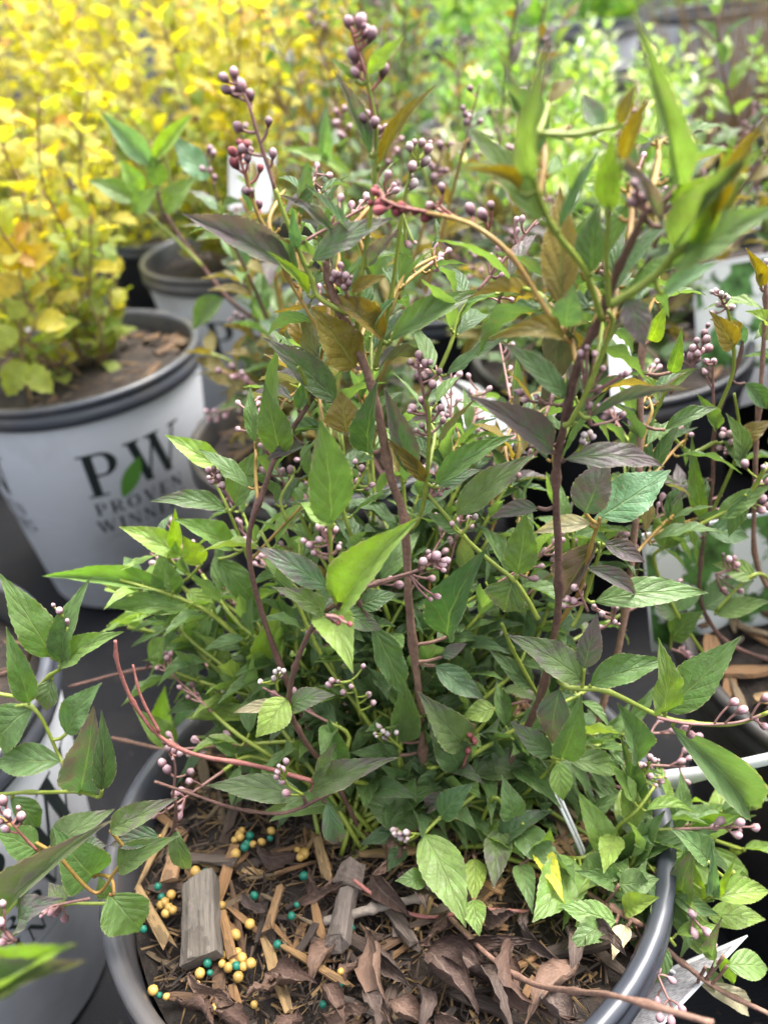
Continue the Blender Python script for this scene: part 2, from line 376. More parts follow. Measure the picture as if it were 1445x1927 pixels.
# bud mesh: egg with a calyx, sits on its stalk at the origin, faces +Z, radius 1
M_XBUD = stem_material('bud_skin', (.17, .075, .095), (.52, .34, .37), .5, .3, 420)
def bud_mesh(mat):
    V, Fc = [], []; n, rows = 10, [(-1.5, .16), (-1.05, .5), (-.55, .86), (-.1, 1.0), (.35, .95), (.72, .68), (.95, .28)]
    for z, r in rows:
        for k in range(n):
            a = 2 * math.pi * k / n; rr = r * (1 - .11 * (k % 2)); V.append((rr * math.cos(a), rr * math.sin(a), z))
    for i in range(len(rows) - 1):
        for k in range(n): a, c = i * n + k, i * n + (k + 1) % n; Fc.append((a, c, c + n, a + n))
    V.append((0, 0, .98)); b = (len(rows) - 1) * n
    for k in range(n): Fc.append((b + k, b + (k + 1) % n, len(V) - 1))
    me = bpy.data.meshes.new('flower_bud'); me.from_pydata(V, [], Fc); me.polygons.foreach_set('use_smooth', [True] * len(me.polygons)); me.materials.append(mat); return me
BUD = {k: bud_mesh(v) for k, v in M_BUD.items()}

# ------------------------------------------------------------------ ground
g_ = 60
V = []; Fc = []
o = mesh_obj('ground', [(-g_, -3, 0), (g_, -3, 0), (g_, 120, 0), (-g_, 120, 0)], [(0, 1, 2, 3)], fabric_material()); o['kind'] = 'structure'
o['label'] = 'black woven landscape fabric under the pots'

# ------------------------------------------------------------------ pots
TAPER = .128
def pot(name, label, x, y, R0, H, body, rim, group=None, rot=0, depth_=.014, logo=False):
    t = empty(name, (x, y, 0)); tag(t, label, 'pot', group)
    Rb = R0 - TAPER * H
    prof = [(0.001, .004), (Rb - .004, .004), (Rb, .007), (R0 - .0045, H - .018), (R0 - .0045, H - .017)]
    V, Fc = lathe(prof); mesh_obj('body', V, Fc, body, t)
    prof = [(R0 - .0043, H - .021), (R0 - .001, H - .019), (R0, H - .016), (R0 - .0004, H - .010), (R0 - .0018, H - .0085), (R0 - .0018, H - .0065), (R0 - .0003, H - .005), (R0 - .0006, H - .0012), (R0 - .003, H),
            (R0 - .0062, H - .0008), (R0 - .0078, H - .004), (R0 - .009, H - .03), (R0 - .014, H - .06)]
    V, Fc = lathe(prof); mesh_obj('rim', V, Fc, rim, t)
    if logo: add_logo(t, R0, H, rot)
    return t
# serif lettering, built as strokes in a unit box (0..1 high)
def quad(a, b, c, d): return [a, b, c, d]
def seg(x0, y0, x1, y1, w): return [(x0 - w / 2, y0), (x0 + w / 2, y0), (x1 + w / 2, y1), (x1 - w / 2, y1)]
def hbar(x0, x1, y, h): return [(x0, y), (x1, y), (x1, y + h), (x0, y + h)]
def ring(cx, cy, rx, ry, tx, ty, a0, a1, n=14):
    out = []
    for i in range(n):
        p = []
        for a in (a0 + (a1 - a0) * i / n, a0 + (a1 - a0) * (i + 1) / n): p.append(a)
        a, b = R(p[0]), R(p[1])
        out.append([(cx + rx * math.cos(a), cy + ry * math.sin(a)), (cx + rx * math.cos(b), cy + ry * math.sin(b)), (cx + (rx - tx) * math.cos(b), cy + (ry - ty) * math.sin(b)), (cx + (rx - tx) * math.cos(a), cy + (ry - ty) * math.sin(a))])
    return out
TH, tn, sf = .17, .055, .045
def glyph(ch):
    if ch == 'P': return .72, [seg(.2, 0, .2, 1, TH), hbar(.02, .40, 0, sf), hbar(.02, .3, 1 - sf, sf), hbar(.28, .42, 1 - tn, tn), hbar(.28, .42, .46, tn)] + ring(.42, .73, .27, .27, TH * .9, tn, -90, 90)
    if ch == 'R': return .8, glyph('P')[1] + [seg(.70, 0, .40, .5, TH), hbar(.6, .84, 0, sf)]
    if ch == 'O': return .86, ring(.42, .5, .38, .5, TH * .9, tn, 0, 360, 24)
    if ch == 'V': return .84, [seg(.42, 0, .16, 1, TH), seg(.42, 0, .70, 1, tn), hbar(.02, .34, 1 - sf, sf), hbar(.58, .84, 1 - sf, sf)]
    if ch == 'W': return 1.25, [seg(.38, 0, .15, 1, TH), seg(.38, 0, .60, 1, tn), seg(.84, 0, .58, 1, TH), seg(.84, 0, 1.10, 1, tn), hbar(.0, .32, 1 - sf, sf), hbar(.42, .74, 1 - sf, sf), hbar(.98, 1.24, 1 - sf, sf)]
    if ch == 'E': return .68, [seg(.2, 0, .2, 1, TH), hbar(.02, .62, 0, sf), hbar(.02, .60, 1 - sf, sf), hbar(.25, .5, .49, sf), hbar(.56, .62, 0, .24), hbar(.55, .60, .78, .22)]
    if ch == 'N': return .88, [seg(.16, 0, .16, 1, tn), seg(.70, 0, .18, 1, TH), seg(.72, 0, .72, 1, tn), hbar(.04, .28, 0, sf), hbar(.02, .24, 1 - sf, sf), hbar(.6, .84, 1 - sf, sf)]
    if ch == 'I': return .42, [seg(.2, 0, .2, 1, TH), hbar(.03, .37, 0, sf), hbar(.03, .37, 1 - sf, sf)]
    if ch == 'S': return .62, ring(.3, .74, .24, .26, .13, .06, 20, 270, 14) + ring(.3, .26, .26, .26, .13, .06, -160, 90, 14)
def add_logo(t, R0, H, rot):
    def wrap(name, polys, mat, phi0, parent):
        V, Fc = [], []
        for q in polys:
            # split wide quads so that they follow the wall
            n = max(1, int(max(abs(q[1][0] - q[0][0]), abs(q[2][0] - q[3][0])) / .004))
            for i in range(n):
                f0, f1 = i / n, (i + 1) / n
                lo = lambda f: (q[0][0] + (q[1][0] - q[0][0]) * f, q[0][1] + (q[1][1] - q[0][1]) * f)
                hi = lambda f: (q[3][0] + (q[2][0] - q[3][0]) * f, q[3][1] + (q[2][1] - q[3][1]) * f)
                b = len(V)
                for (sx, sz) in (lo(f0), lo(f1), hi(f1), hi(f0)):
                    r = R0 - .0045 + TAPER * (sz - (H - .018)) * .97 + .0005
                    a = phi0 + sx / .097; V.append((r * math.cos(a), r * math.sin(a), sz))
                Fc.append((b, b + 1, b + 2, b + 3))
        return mesh_obj(name, V, Fc, mat, parent, smooth=False)
    def text(s, h, wsc, z, sp=.08):
        polys = []; x = 0
        for ch in s:
            w, qs = glyph(ch)
            polys += [[((x + px) * h * wsc, z + py * h) for px, py in q] for q in qs]; x += w + sp
        W_ = (x - sp) * h * wsc
        return [[(px - W_ / 2, pz) for px, pz in q] for q in polys], W_
    for k in range(4):
        phi = rot + k * math.pi / 2
        P_, w0 = text('P', .042, 1.05, .133); Wd, w1 = text('W', .042, 1.0, .133)
        big = [[(x - .027, z) for x, z in q] for q in P_] + [[(x + .021, z + .001) for x, z in q] for q in Wd]
        lg = wrap('logo', big, M_INK, phi, t)
        lf = []
        for i in range(12):          # the green leaf between the letters
            def pt(u, s):
                cx, cz = -.016 + .022 * u, .126 + .034 * u; hw = .0075 * math.sin(math.pi * min(1, max(0, u))) ** .8
                return (cx + s * hw * .85, cz - s * hw * .55)
            u0, u1 = i / 12, (i + 1) / 12; lf.append([pt(u0, -1), pt(u0, 1), pt(u1, 1), pt(u1, -1)])
        wrap('logo_leaf', lf, M_INKG, phi, lg)
        a, _ = text('PROVEN', .0125, 1.2, .1135, .16); b, _ = text('WINNERS', .0125, 1.15, .0955, .12)
        wrap('lettering', a + b, M_INKGREY if False else M_INK, phi, t)
        wrap('rule_line', [[(-.035, .0895), (.035, .0895), (.035, .0903), (-.035, .0903)]], M_INKGREY, phi, t)
POTS = {}
def soil(name, label, x, y, r, z, rough=.005, group=None):
    V, Fc = [], []; n, rings = 40, 12
    V.append((0, 0, z + .004))
    for i in range(1, rings + 1):
        for k in range(n):
            a = 2 * math.pi * k / n; rr = r * i / rings
            px, py = rr * math.cos(a), rr * math.sin(a)
            V.append((px, py, z + rough * noise.noise(Vector((px * 60 + x * 9, py * 60, y * 7))) + rough * .6 * noise.noise(Vector((px * 150, py * 150, x))) + .004 * (1 - (i / rings) ** 2)))
    for k in range(n): Fc.append((0, 1 + k, 1 + (k + 1) % n))
    for i in range(rings - 1):
        for k in range(n): a, c = 1 + i * n + k, 1 + i * n + (k + 1) % n; Fc.append((a, a + n, c + n, c))
    o = mesh_obj(name, V, Fc, M_SOIL); o.location = (x, y, 0); tag(o, label, 'soil', group); return o
PH = .2
MX, MY = -.017, .242
pot('nursery_pot', 'dark grey round nursery pot holding the flowering shrub above bark mulch', MX, MY, .115, PH, M_BLACK, M_GREYRIM)
pot('nursery_pot', 'white logo pot with black rim holding the sparse yellow shrub', -.25, .75, .11, .224, M_WHITEPOT, M_GREYRIM, rot=R(-60), logo=True)
pot('nursery_pot', 'white logo pot behind the sparse yellow shrub, its lettering half hidden', -.125, 1.02, .11, .224, M_WHITEPOT, M_GREYRIM, rot=R(-88), logo=True)
pot('nursery_pot', 'white logo pot touching the dark pot on its side away from the white card', -.283, .33, .113, .22, M_WHITEPOT, M_GREYRIM, rot=R(-24), logo=True)
pot('nursery_pot', 'black pot of brown mulch beside the white plastic strap', .245, .31, .113, .2, M_BLACK, M_BLACK)
pot('nursery_pot', 'black pot with brown soil between the logo pot and the dark pot', -.028, .60, .11, .2, M_BLACK, M_BLACK)
pot('nursery_pot', 'black pot behind the shrub with a white tag lying on its soil', .20, .68, .113, .2, M_BLACK, M_BLACK)
pot('nursery_pot', 'black pot beyond the one with the standing blossom label', .425, .57, .113, .2, M_BLACK, M_BLACK)
pot('nursery_pot', 'black pot with a white blossom photo label behind the leafy right shrub', .43, .82, .113, .2, M_BLACK, M_BLACK)
ML = soil('potting_mulch', 'brown bark mulch filling the dark grey pot', MX, MY, .105, .180, .006)
soil('potting_soil', 'dark soil in the white pot of the sparse yellow shrub', -.25, .75, .100, .205)
soil('potting_soil', 'dark soil in the half hidden white logo pot', -.125, 1.02, .100, .2)
soil('potting_soil', 'dark soil in the white pot next to the dark pot', -.283, .33, .103, .195)
soil('potting_soil', 'brown mulch in the black pot beside the white strap', .245, .31, .103, .18, .006)
soil('potting_soil', 'brown soil under the white tag behind the shrub', .20, .68, .103, .18)
soil('potting_soil', 'dark soil in the black pot beyond the standing label', .425, .57, .103, .18)
soil('potting_soil', 'dark soil in the black pot with the upper photo label', .43, .82, .103, .18)
soil('potting_soil', 'brown soil in the black pot between the logo pot and the dark pot', -.028, .60, .1, .18)

# ------------------------------------------------------------------ shrubs
class Shrub:
    """a thing: branch meshes carry leaves, flower stalks carry buds"""
    def __init__(s, name, label, base, cat='shrub', group=None, max_leaves=300, max_buds=300):
        s.root = empty(name, base); tag(s.root, label, cat, group); s.off = Vector(base)
        s.br = []; s.leaves = 0; s.buds = 0; s.maxl, s.maxb = max_leaves, max_buds; s.samples = []
        s.xl = []; s.xb = []
    def branch(s, P, r0, r1, mat='g', rough=0., n=7, sub=5, swell=()):
        Q = smooth_path(P, sub); N = len(Q)
        rad = [r0 + (r1 - r0) * i / max(1, N - 1) for i in range(N)]
        for i in range(len(rad)):
            if swell and i % swell[0] == 0 and 0 < i < N - 1: rad[i] *= swell[1]
        b = {'V': [], 'F': [], 'P': Q, 'mat': mat, 'leaves': [], 'name': 'branch', 'r': (r0 + r1) / 2}
        tube(b['V'], b['F'], Q, rad, n, rough); s.br.append(b)
        for i, q in enumerate(Q): s.samples.append((q, b, rad[i]))
        return b
    def nearest(s, P):
        return min(s.samples, key=lambda e: (e[0] - P).length_squared)
    def nearest_px(s, x, y):
        return min(s.samples, key=lambda e: (proj(e[0])[0] - x) ** 2 + (proj(e[0])[1] - y) ** 2)
    def petiole(s, b, A, B, r=.0006):
        if (A - B).length > .0004: tube(b['V'], b['F'], smooth_path([A, (A + B) / 2 + Vector((0, 0, -.001)), B], 3), r, 5)
    def leaf(s, b, M, me, col, name='leaf'):
        b['leaves'].append((M, me, col, name))
    def stalk(s, P, r0, r1, buds, mat='p', kind='p', size=.0017):
        """flower stalk with buds: list of (position, kind, radius)"""
        Q = smooth_path(P, 4); b = {'V': [], 'F': [], 'P': Q, 'mat': mat, 'leaves': [], 'name': 'flower_stalk'}
        tube(b['V'], b['F'], Q, [r0 + (r1 - r0) * i / max(1, len(Q) - 1) for i in range(len(Q))], 6)
        axis = (Q[-1] - Q[0]).normalized()
        for (B, k, rad) in buds:
            # join the axis a little below the bud
            c = [q for q in Q if (B - q).dot(axis) > .002] or [Q[0]]
            A = min(c, key=lambda q: (q - B).length)
            d = (B - A); d = d.normalized() if d.length > 1e-6 else axis
            dirv = (d * .75 + axis * .5).normalized()
            tube(b['V'], b['F'], smooth_path([A, (A + B) / 2 - axis * .0008, B - dirv * rad * .9], 3), .00042, 5)
            rot = dirv.to_track_quat('Z', 'Y').to_matrix().to_4x4(); sc = Matrix.Diagonal((rad, rad, rad * random.uniform(1.0, 1.2), 1))
            b['leaves'].append((Matrix.Translation(B) @ rot @ sc, BUD[k], None, 'flower_bud'))
        s.br.append(b)
    def finish(s):
        lc = bc = 0
        for b in s.br:
            o = mesh_obj(b['name'], [v - s.off for v in b['V']], b['F'], M_STEM[b['mat']], s.root)
            for (M, me, col, name) in b['leaves']:
                if name == 'flower_bud':
                    bc += 1
                    if bc > s.maxb: s.xb.append((M, me)); continue
                else:
                    lc += 1
                    if lc > s.maxl: s.xl.append((M, me, col)); continue
                inst(name, me, M, o, col)
        for me in set(e[1] for e in s.xb):
            V, Fc = [], []
            for (M, m2) in s.xb:
                if m2 is not me: continue
                b = len(V); V += [(M @ v.co) - s.off for v in me.vertices]; Fc += [tuple(b + i for i in p.vertices) for p in me.polygons]
            o = mesh_obj('small_buds', V, Fc, M_XBUD, s.root); o['kind'] = 'stuff'
        bins = {}
        for e in s.xl: bins.setdefault((round(e[2][0] / .12), round(e[2][1] / .12), round(e[2][3] / .4)), []).append(e)
        for es in bins.values():
            V, Fc, UV = [], [], []
            for (M, me, col) in es:
                b = len(V); V += [(M @ v.co) - s.off for v in me.vertices]; Fc += [tuple(b + i for i in p.vertices) for p in me.polygons]
                lay = me.uv_layers[0].data; d = {}
                for lp in me.loops: d[lp.vertex_index] = lay[lp.index].uv[:]
                UV += [d[i] for i in range(len(me.vertices))]
            o = mesh_obj('foliage', V, Fc, es[0][1].materials[0], s.root, uvs=UV); o.color = es[0][2]; o['kind'] = 'stuff'
        return s
def rand_lance(arch=None, fold=None):
    return leaf_mesh('lance', arch if arch is not None else random.choice((.02, .06, .10, .15)), fold if fold is not None else random.choice((.06, .12, .2, .28)),
                     random.choice((-.10, 0, .10)), random.choice((0, .05)), random.randrange(2))
def traced_leaves(s, rows, dY=0.):
    for ln in rows.strip().splitlines():
        f = ln.split()
        if not f: continue
        bx, by, tx, ty, w = map(float, f[:5]); c = f[5]; ex = {k[0]: float(k[1:]) for k in f[6:]}
        q, b, r = s.nearest_px(bx, by); Y = q.y + ex.get('y', 0) / 1000 + dY
        B = at_y(bx, by, Y); T = at_y(tx, ty, Y + ex.get('d', random.uniform(-8, 6)) / 1000)
        B = above(B, bx, by, .196); T = above(T, tx, ty, .199)
        v = (CAM - B).normalized(); nh = (v * .8 + Vector((random.uniform(-.25, .25), 0, .45))).normalized()
        if 'o' in c: nh = (v * .3 + Vector((0, 0, -.9)) * 1.0).normalized() if random.random() < .0 else nh
        M = leaf_matrix(B, T, 1, nh, ex.get('r', random.uniform(-14, 14)))
        nv = abs(Vector(M.col[2][:3]).normalized().dot(v)); width = w * depth(B) / F / max(.84, nv) * .86
        M = leaf_matrix(B, T, width, nh, ex.get('r', 0))
        s.leaf(b, M, rand_lance(ex.get('a'), ex.get('f')), jit(COLR[c]))
        if (B - q).length < .05: s.petiole(b, q, B, .0007)
def traced_stems(s, rows):
    for ln in rows.strip().splitlines():
        h, pts = ln.split(':'); mt, r0, r1, y0, y1 = h.split(); v = list(map(float, pts.split())); n = len(v) // 2
        y0, y1 = float(y0), float(y1)
        P = [at_y(v[2 * i], v[2 * i + 1], y0 + (y1 - y0) * i / max(1, n - 1)) for i in range(n)]
        P = [P[0]] + [above(P[i], v[2 * i], v[2 * i + 1], .192) for i in range(1, n)]
        woody = mt in 'bdrw'
        k = .62 if mt in 'bd' else .72
        s.branch(P, float(r0) * k / 1000, float(r1) * k / 1000, mt, .34 if woody else .08, 9 if woody else 7, 6, (8, 1.45) if woody else (12, 1.4))
def traced_buds(s, rows):
    """'kind radius_px Y stalkmat : axis x y ... | bud x y [x y ...]'"""
    for ln in rows.strip().splitlines():
        h, rest = ln.split(':'); kd, rp, Y, mt = h.split(); ax, bu = rest.split('|')
        a = list(map(float, ax.split())); u = list(map(float, bu.split())); Y = float(Y)
        if Y < 0:
            Y = s.nearest_px(a[0], a[1])[0].y
        P = [at_y(a[i], a[i + 1], Y) for i in range(0, len(a), 2)]
        buds = []
        for i in range(0, len(u), 2):
            B = at_y(u[i], u[i + 1], Y + random.uniform(-.003, .003)); buds.append((B, random.choice(kd), float(rp) * random.uniform(.6, .9) * depth(B) / F))
        for (B, k_, r_) in list(buds):
            if random.random() < .45: buds.append((B + Vector((random.uniform(-1, 1), random.uniform(-1, 1), random.uniform(-.4, 1))) * r_ * 2.1, k_, r_ * random.uniform(.5, .8)))
        s.stalk(P, .0006, .0004, buds, mt)

# ---- the main shrub, in the dark pot
main = Shrub('flowering_shrub', 'leafy shrub with purple tinged leaves and pink buds in the dark grey pot', (MX, MY, .18))
traced_stems(main, '''
b 2.6 1.9 .250 .262 : 790 1580 795 1450 790 1330 770 1150 760 980 735 900 712 780 690 700 650 610 622 545 613 490
d 2.2 1.5 .252 .205 : 880 1570 1000 1350 1045 1180 1050 1060 1045 900 1060 800 1085 690 1130 590 1165 500 1215 395
b 2.4 1.8 .262 .300 : 980 1560 1100 1400 1155 1250 1185 1080 1200 900 1205 700 1210 610
d 1.8 1.2 .260 .285 : 700 1570 560 1330 470 1060 500 910 530 840 580 760 612 700
d 1.7 1.3 .245 .222 : 690 1590 630 1470 577 1400 555 1360 543 1327 549 1277 572 1210 602 1160 632 1136
d 1.2 .8 .222 .235 : 632 1136 690 1103 745 1085 800 1069
g 1.0 .8 .222 .222 : 632 1136 625 1110 622 1050 620 1000 604 940
r 1.2 .8 .225 .232 : 590 1470 480 1440 370 1420 300 1385 250 1320 222 1250 217 1205
r .9 .5 .228 .235 : 300 1378 265 1310 250 1250
d 1.2 .9 .225 .222 : 640 1480 595 1505 530 1530 440 1520 350 1490 290 1470
d 1.5 1.1 .300 .330 : 640 1380 560 1280 480 1240 400 1240 250 1262 130 1292
b 1.5 1.2 .285 .300 : 560 1470 420 1430 310 1410 210 1388
g 1.2 .9 .258 .262 : 655 590 600 560 585 525 545 430 517 355
o .8 .6 .258 .262 : 620 660 578 585 540 520 505 440 480 390 462 320
g 1.1 .8 .260 .260 : 690 700 672 620 680 520 692 440 705 330 707 240 690 150
g 1.1 .7 .262 .262 : 705 690 718 640 735 560 750 450 757 400
o 1.1 .7 .215 .240 : 1060 640 1025 580 960 480 900 430 850 410 800 400
g 1.2 .9 .258 .258 : 760 1000 783 985 800 925 807 800 800 750
g 1.3 .9 .245 .258 : 1012 1165 990 1125 965 1091 915 1050 868 1005 830 960 805 930
g 1.2 .9 .250 .245 : 1020 1327 995 1280 962 1219 943 1172
g 1.2 .8 .220 .215 : 1060 800 1075 790 1110 720 1150 615 1142 585
g 1.2 .8 .210 .202 : 1130 600 1100 510 1040 430 1005 340 1010 250
g 1.5 1.0 .205 .190 : 1145 575 1230 520 1275 470 1340 420 1400 330
g 1.0 .8 .205 .200 : 1145 575 1140 480 1145 390
o 1.2 .9 .248 .245 : 1045 1180 1090 1110 1110 1030 1125 985
g 1.1 .9 .245 .250 : 1075 1180 1095 1140 1130 1030
g 1.5 1.0 .240 .215 : 1045 1240 1060 1290 1140 1300 1235 1345 1300 1360 1380 1362 1445 1340
g 1.2 .9 .248 .244 : 845 1460 866 1445 880 1410 892 1380
g 1.2 .9 .235 .222 : 900 1490 860 1520 828 1538 797 1569
g 1.2 .9 .235 .225 : 900 1560 930 1500 964 1545 985 1550
g 1.2 .9 .240 .232 : 980 1500 1030 1450 1045 1425
g 1.2 .9 .235 .228 : 1000 1600 1080 1615 1120 1600 1175 1560 1193 1500 1200 1440
b 2.0 1.4 .215 .168 : 1000 1610 1120 1690 1196 1735 1217 1754 1284 1812 1349 1860 1445 1907
b 1.7 1.3 .240 .232 : 1080 1600 1170 1582 1244 1568 1302 1552
g 1.0 .8 .205 .195 : 1250 1740 1279 1712 1330 1690 1380 1640
g 1.0 .8 .300 .310 : 470 1060 430 960 400 900
g 1.1 .8 .280 .275 : 580 760 575 720 560 690
o .9 .7 .285 .29 : 475 1050 540 980 590 930
b 1.6 1.3 .212 .115 : 800 1690 860 1740 920 1800 1000 1850 1080 1865 1160 1875 1340 1925
w 2.6 2.2 .205 .213 : 610 1735 680 1715 740 1700 806 1685
r 1.1 .9 .215 .235 : 665 1655 720 1695 800 1725 900 1712 1000 1715
g 1.2 .9 .290 .310 : 560 1330 450 1200 350 1110 300 1050
g 1.2 .9 .290 .300 : 600 1400 480 1290 350 1150
''')
traced_leaves(main, '''
695 290 632 132 34 q
712 310 820 160 30 o
690 140 755 68 32 l
668 150 618 108 16 e
548 502 342 402 66 p a.12
588 490 738 410 58 q a.10
632 448 525 360 24 p
560 470 550 395 22 t
545 485 515 440 34 o
692 500 745 435 32 p
662 548 728 518 28 o
722 640 600 552 52 o a.2
668 690 592 580 80 o
632 755 503 632 64 m
735 640 918 540 58 m a.12
652 815 640 735 74 o a.02
693 850 702 722 52 d
580 555 500 470 22 l
700 620 742 560 26 t
1015 415 875 235 62 f a.1
1005 340 1020 92 42 f d-14
985 225 945 112 28 q y8
1030 195 1082 148 30 o y8
975 360 880 312 32 o
1145 395 1152 250 48 e
1050 430 1130 270 24 d
1245 425 1104 245 28 p a.32
1275 350 1195 25 44 f d-16
1262 497 1462 382 84 f d-14
1270 470 1450 268 50 f d-18
1262 385 1335 330 34 e
1165 235 1197 155 32 o
1135 240 1095 175 44 q
1112 512 1122 390 62 d
1064 615 1078 535 56 t
1060 640 925 632 46 o a.34
1182 560 1212 655 62 p
1245 552 1352 490 36 t
1222 640 1252 572 34 l
1262 700 1282 615 26 e
1170 300 1215 180 34 o
1300 470 1380 260 36 l d-10
1330 430 1445 210 44 o d-14
1065 745 950 640 50 q
1037 848 895 742 62 p a.1
1062 864 1248 878 52 p a.16
1110 785 1302 730 26 p a.16
1250 808 1352 762 30 d
1100 965 1142 855 76 p
1128 972 1258 880 92 t
818 912 967 812 50 g a.1
858 968 1000 850 66 m
776 892 722 728 50 q
825 915 905 880 34 q
802 905 730 825 28 o
865 1002 803 965 34 g
843 1197 919 1028 78 d
972 1080 987 962 66 g
965 1091 948 1151 80 m f.45
1010 955 920 975 36 p
1110 985 1003 1003 36 w a.15
1125 1020 1052 1130 62 k f.5
1135 1022 1212 1058 40 k
1205 1052 1182 1120 26 k
1105 1068 1205 1122 34 p a.12
1118 1132 1332 1116 64 g a.12
1095 1282 951 1194 64 m a.12
1110 1288 1262 1240 64 g a.10
1098 1257 1122 1159 46 p
1052 1296 1035 1408 62 p
831 1235 879 1210 26 p
818 1252 911 1315 52 q
930 1332 868 1347 46 l
874 1402 785 1300 68 m
1001 1293 920 1224 40 d
1240 1342 1238 1200 64 e
1252 1338 1388 1198 84 g
1262 1366 1436 1552 80 f a.10
885 1455 1047 1440 62 m a.08
866 1446 800 1330 64 d
613 1105 480 1028 54 q a.08
612 1153 511 1104 42 m
640 1141 768 978 84 l a.05 d-10
612 1158 662 1254 72 l a.22 d-25
644 1150 722 1184 40 m
700 1177 762 1316 56 d
677 1141 745 1115 46 d
522 1300 526 1116 70 l a.05
505 1260 421 1152 52 l
541 1314 480 1387 70 l a.12 d-10
545 1330 628 1306 42 m
538 1325 439 1341 26 w
538 1335 506 1396 32 m
757 1395 757 1270 56 g
640 1402 617 1348 32 m
622 985 600 784 88 g a.03
628 985 565 945 46 l
527 858 495 728 64 g
440 952 492 838 56 g
424 956 283 941 42 m a.14
418 882 312 815 50 l
572 836 500 866 30 p a.14
560 770 600 700 30 g
585 1488 735 1423 56 m a.1
614 1509 641 1592 40 q
598 1461 629 1400 26 m
642 1440 617 1350 38 g
750 1420 657 1416 34 g
570 1498 388 1478 62 m a.08
784 1558 669 1477 74 g a.06
797 1569 876 1743 88 e a.06 d-6
775 1560 676 1587 42 d
828 1538 891 1472 50 d
852 1494 801 1530 32 p
759 1482 777 1427 28 m
757 1480 718 1441 36 g
823 1472 794 1425 24 l
892 1615 890 1695 42 l
890 1692 900 1758 44 l
942 1562 928 1672 50 m
800 1652 743 1657 40 g
759 1596 729 1640 32 d
1038 1420 958 1356 42 m
1055 1426 1092 1318 56 g
1063 1427 1178 1450 48 g
1050 1433 1058 1506 48 l
966 1540 948 1464 50 g
990 1542 992 1463 28 l
964 1555 1070 1645 60 g a.1
1008 1600 1061 1699 38 y y-12 d-4
1080 1618 1001 1735 84 e
977 1627 1001 1712 38 g
1092 1630 1180 1650 66 g
1164 1664 1238 1652 62 g
1160 1590 1238 1643 42 m
1188 1530 1196 1590 64 m f.4
1195 1518 1166 1384 38 d
1198 1434 1160 1322 60 g
1157 1735 1052 1702 60 e
1174 1713 1240 1688 42 l
1140 1742 1066 1782 48 g
1178 1742 1153 1800 34 w y-4
1295 1557 1398 1520 50 e
1330 1620 1268 1560 54 g f.35
1335 1684 1337 1583 22 t
1279 1712 1295 1603 58 m
1321 1696 1299 1616 24 l
1340 1689 1448 1677 48 l
1330 1724 1441 1729 52 l
1346 1680 1382 1616 18 l
1348 1682 1398 1631 20 l
1254 1724 1338 1786 54 e f.35
1346 1807 1351 1732 30 m
1367 1816 1450 1821 54 e
1326 1819 1369 1887 28 m
1360 1798 1380 1852 28 l
1312 1849 1418 1909 40 w
345 1048 224 990 52 l
330 1112 78 1080 44 e
360 1142 196 1136 56 e
330 1035 330 955 26 l
438 1032 328 975 48 e
320 1125 300 1040 66 e
280 1240 348 1205 48 e
410 1052 500 1150 56 g
350 1110 410 1160 44 l
395 1150 350 1230 50 e
380 1060 345 1010 44 l
350 1440 358 1285 52 d y50
500 1395 440 1330 52 e y50
420 1380 370 1300 50 e y50
300 1400 310 1290 44 e y50
330 1400 250 1330 46 e y50
''')
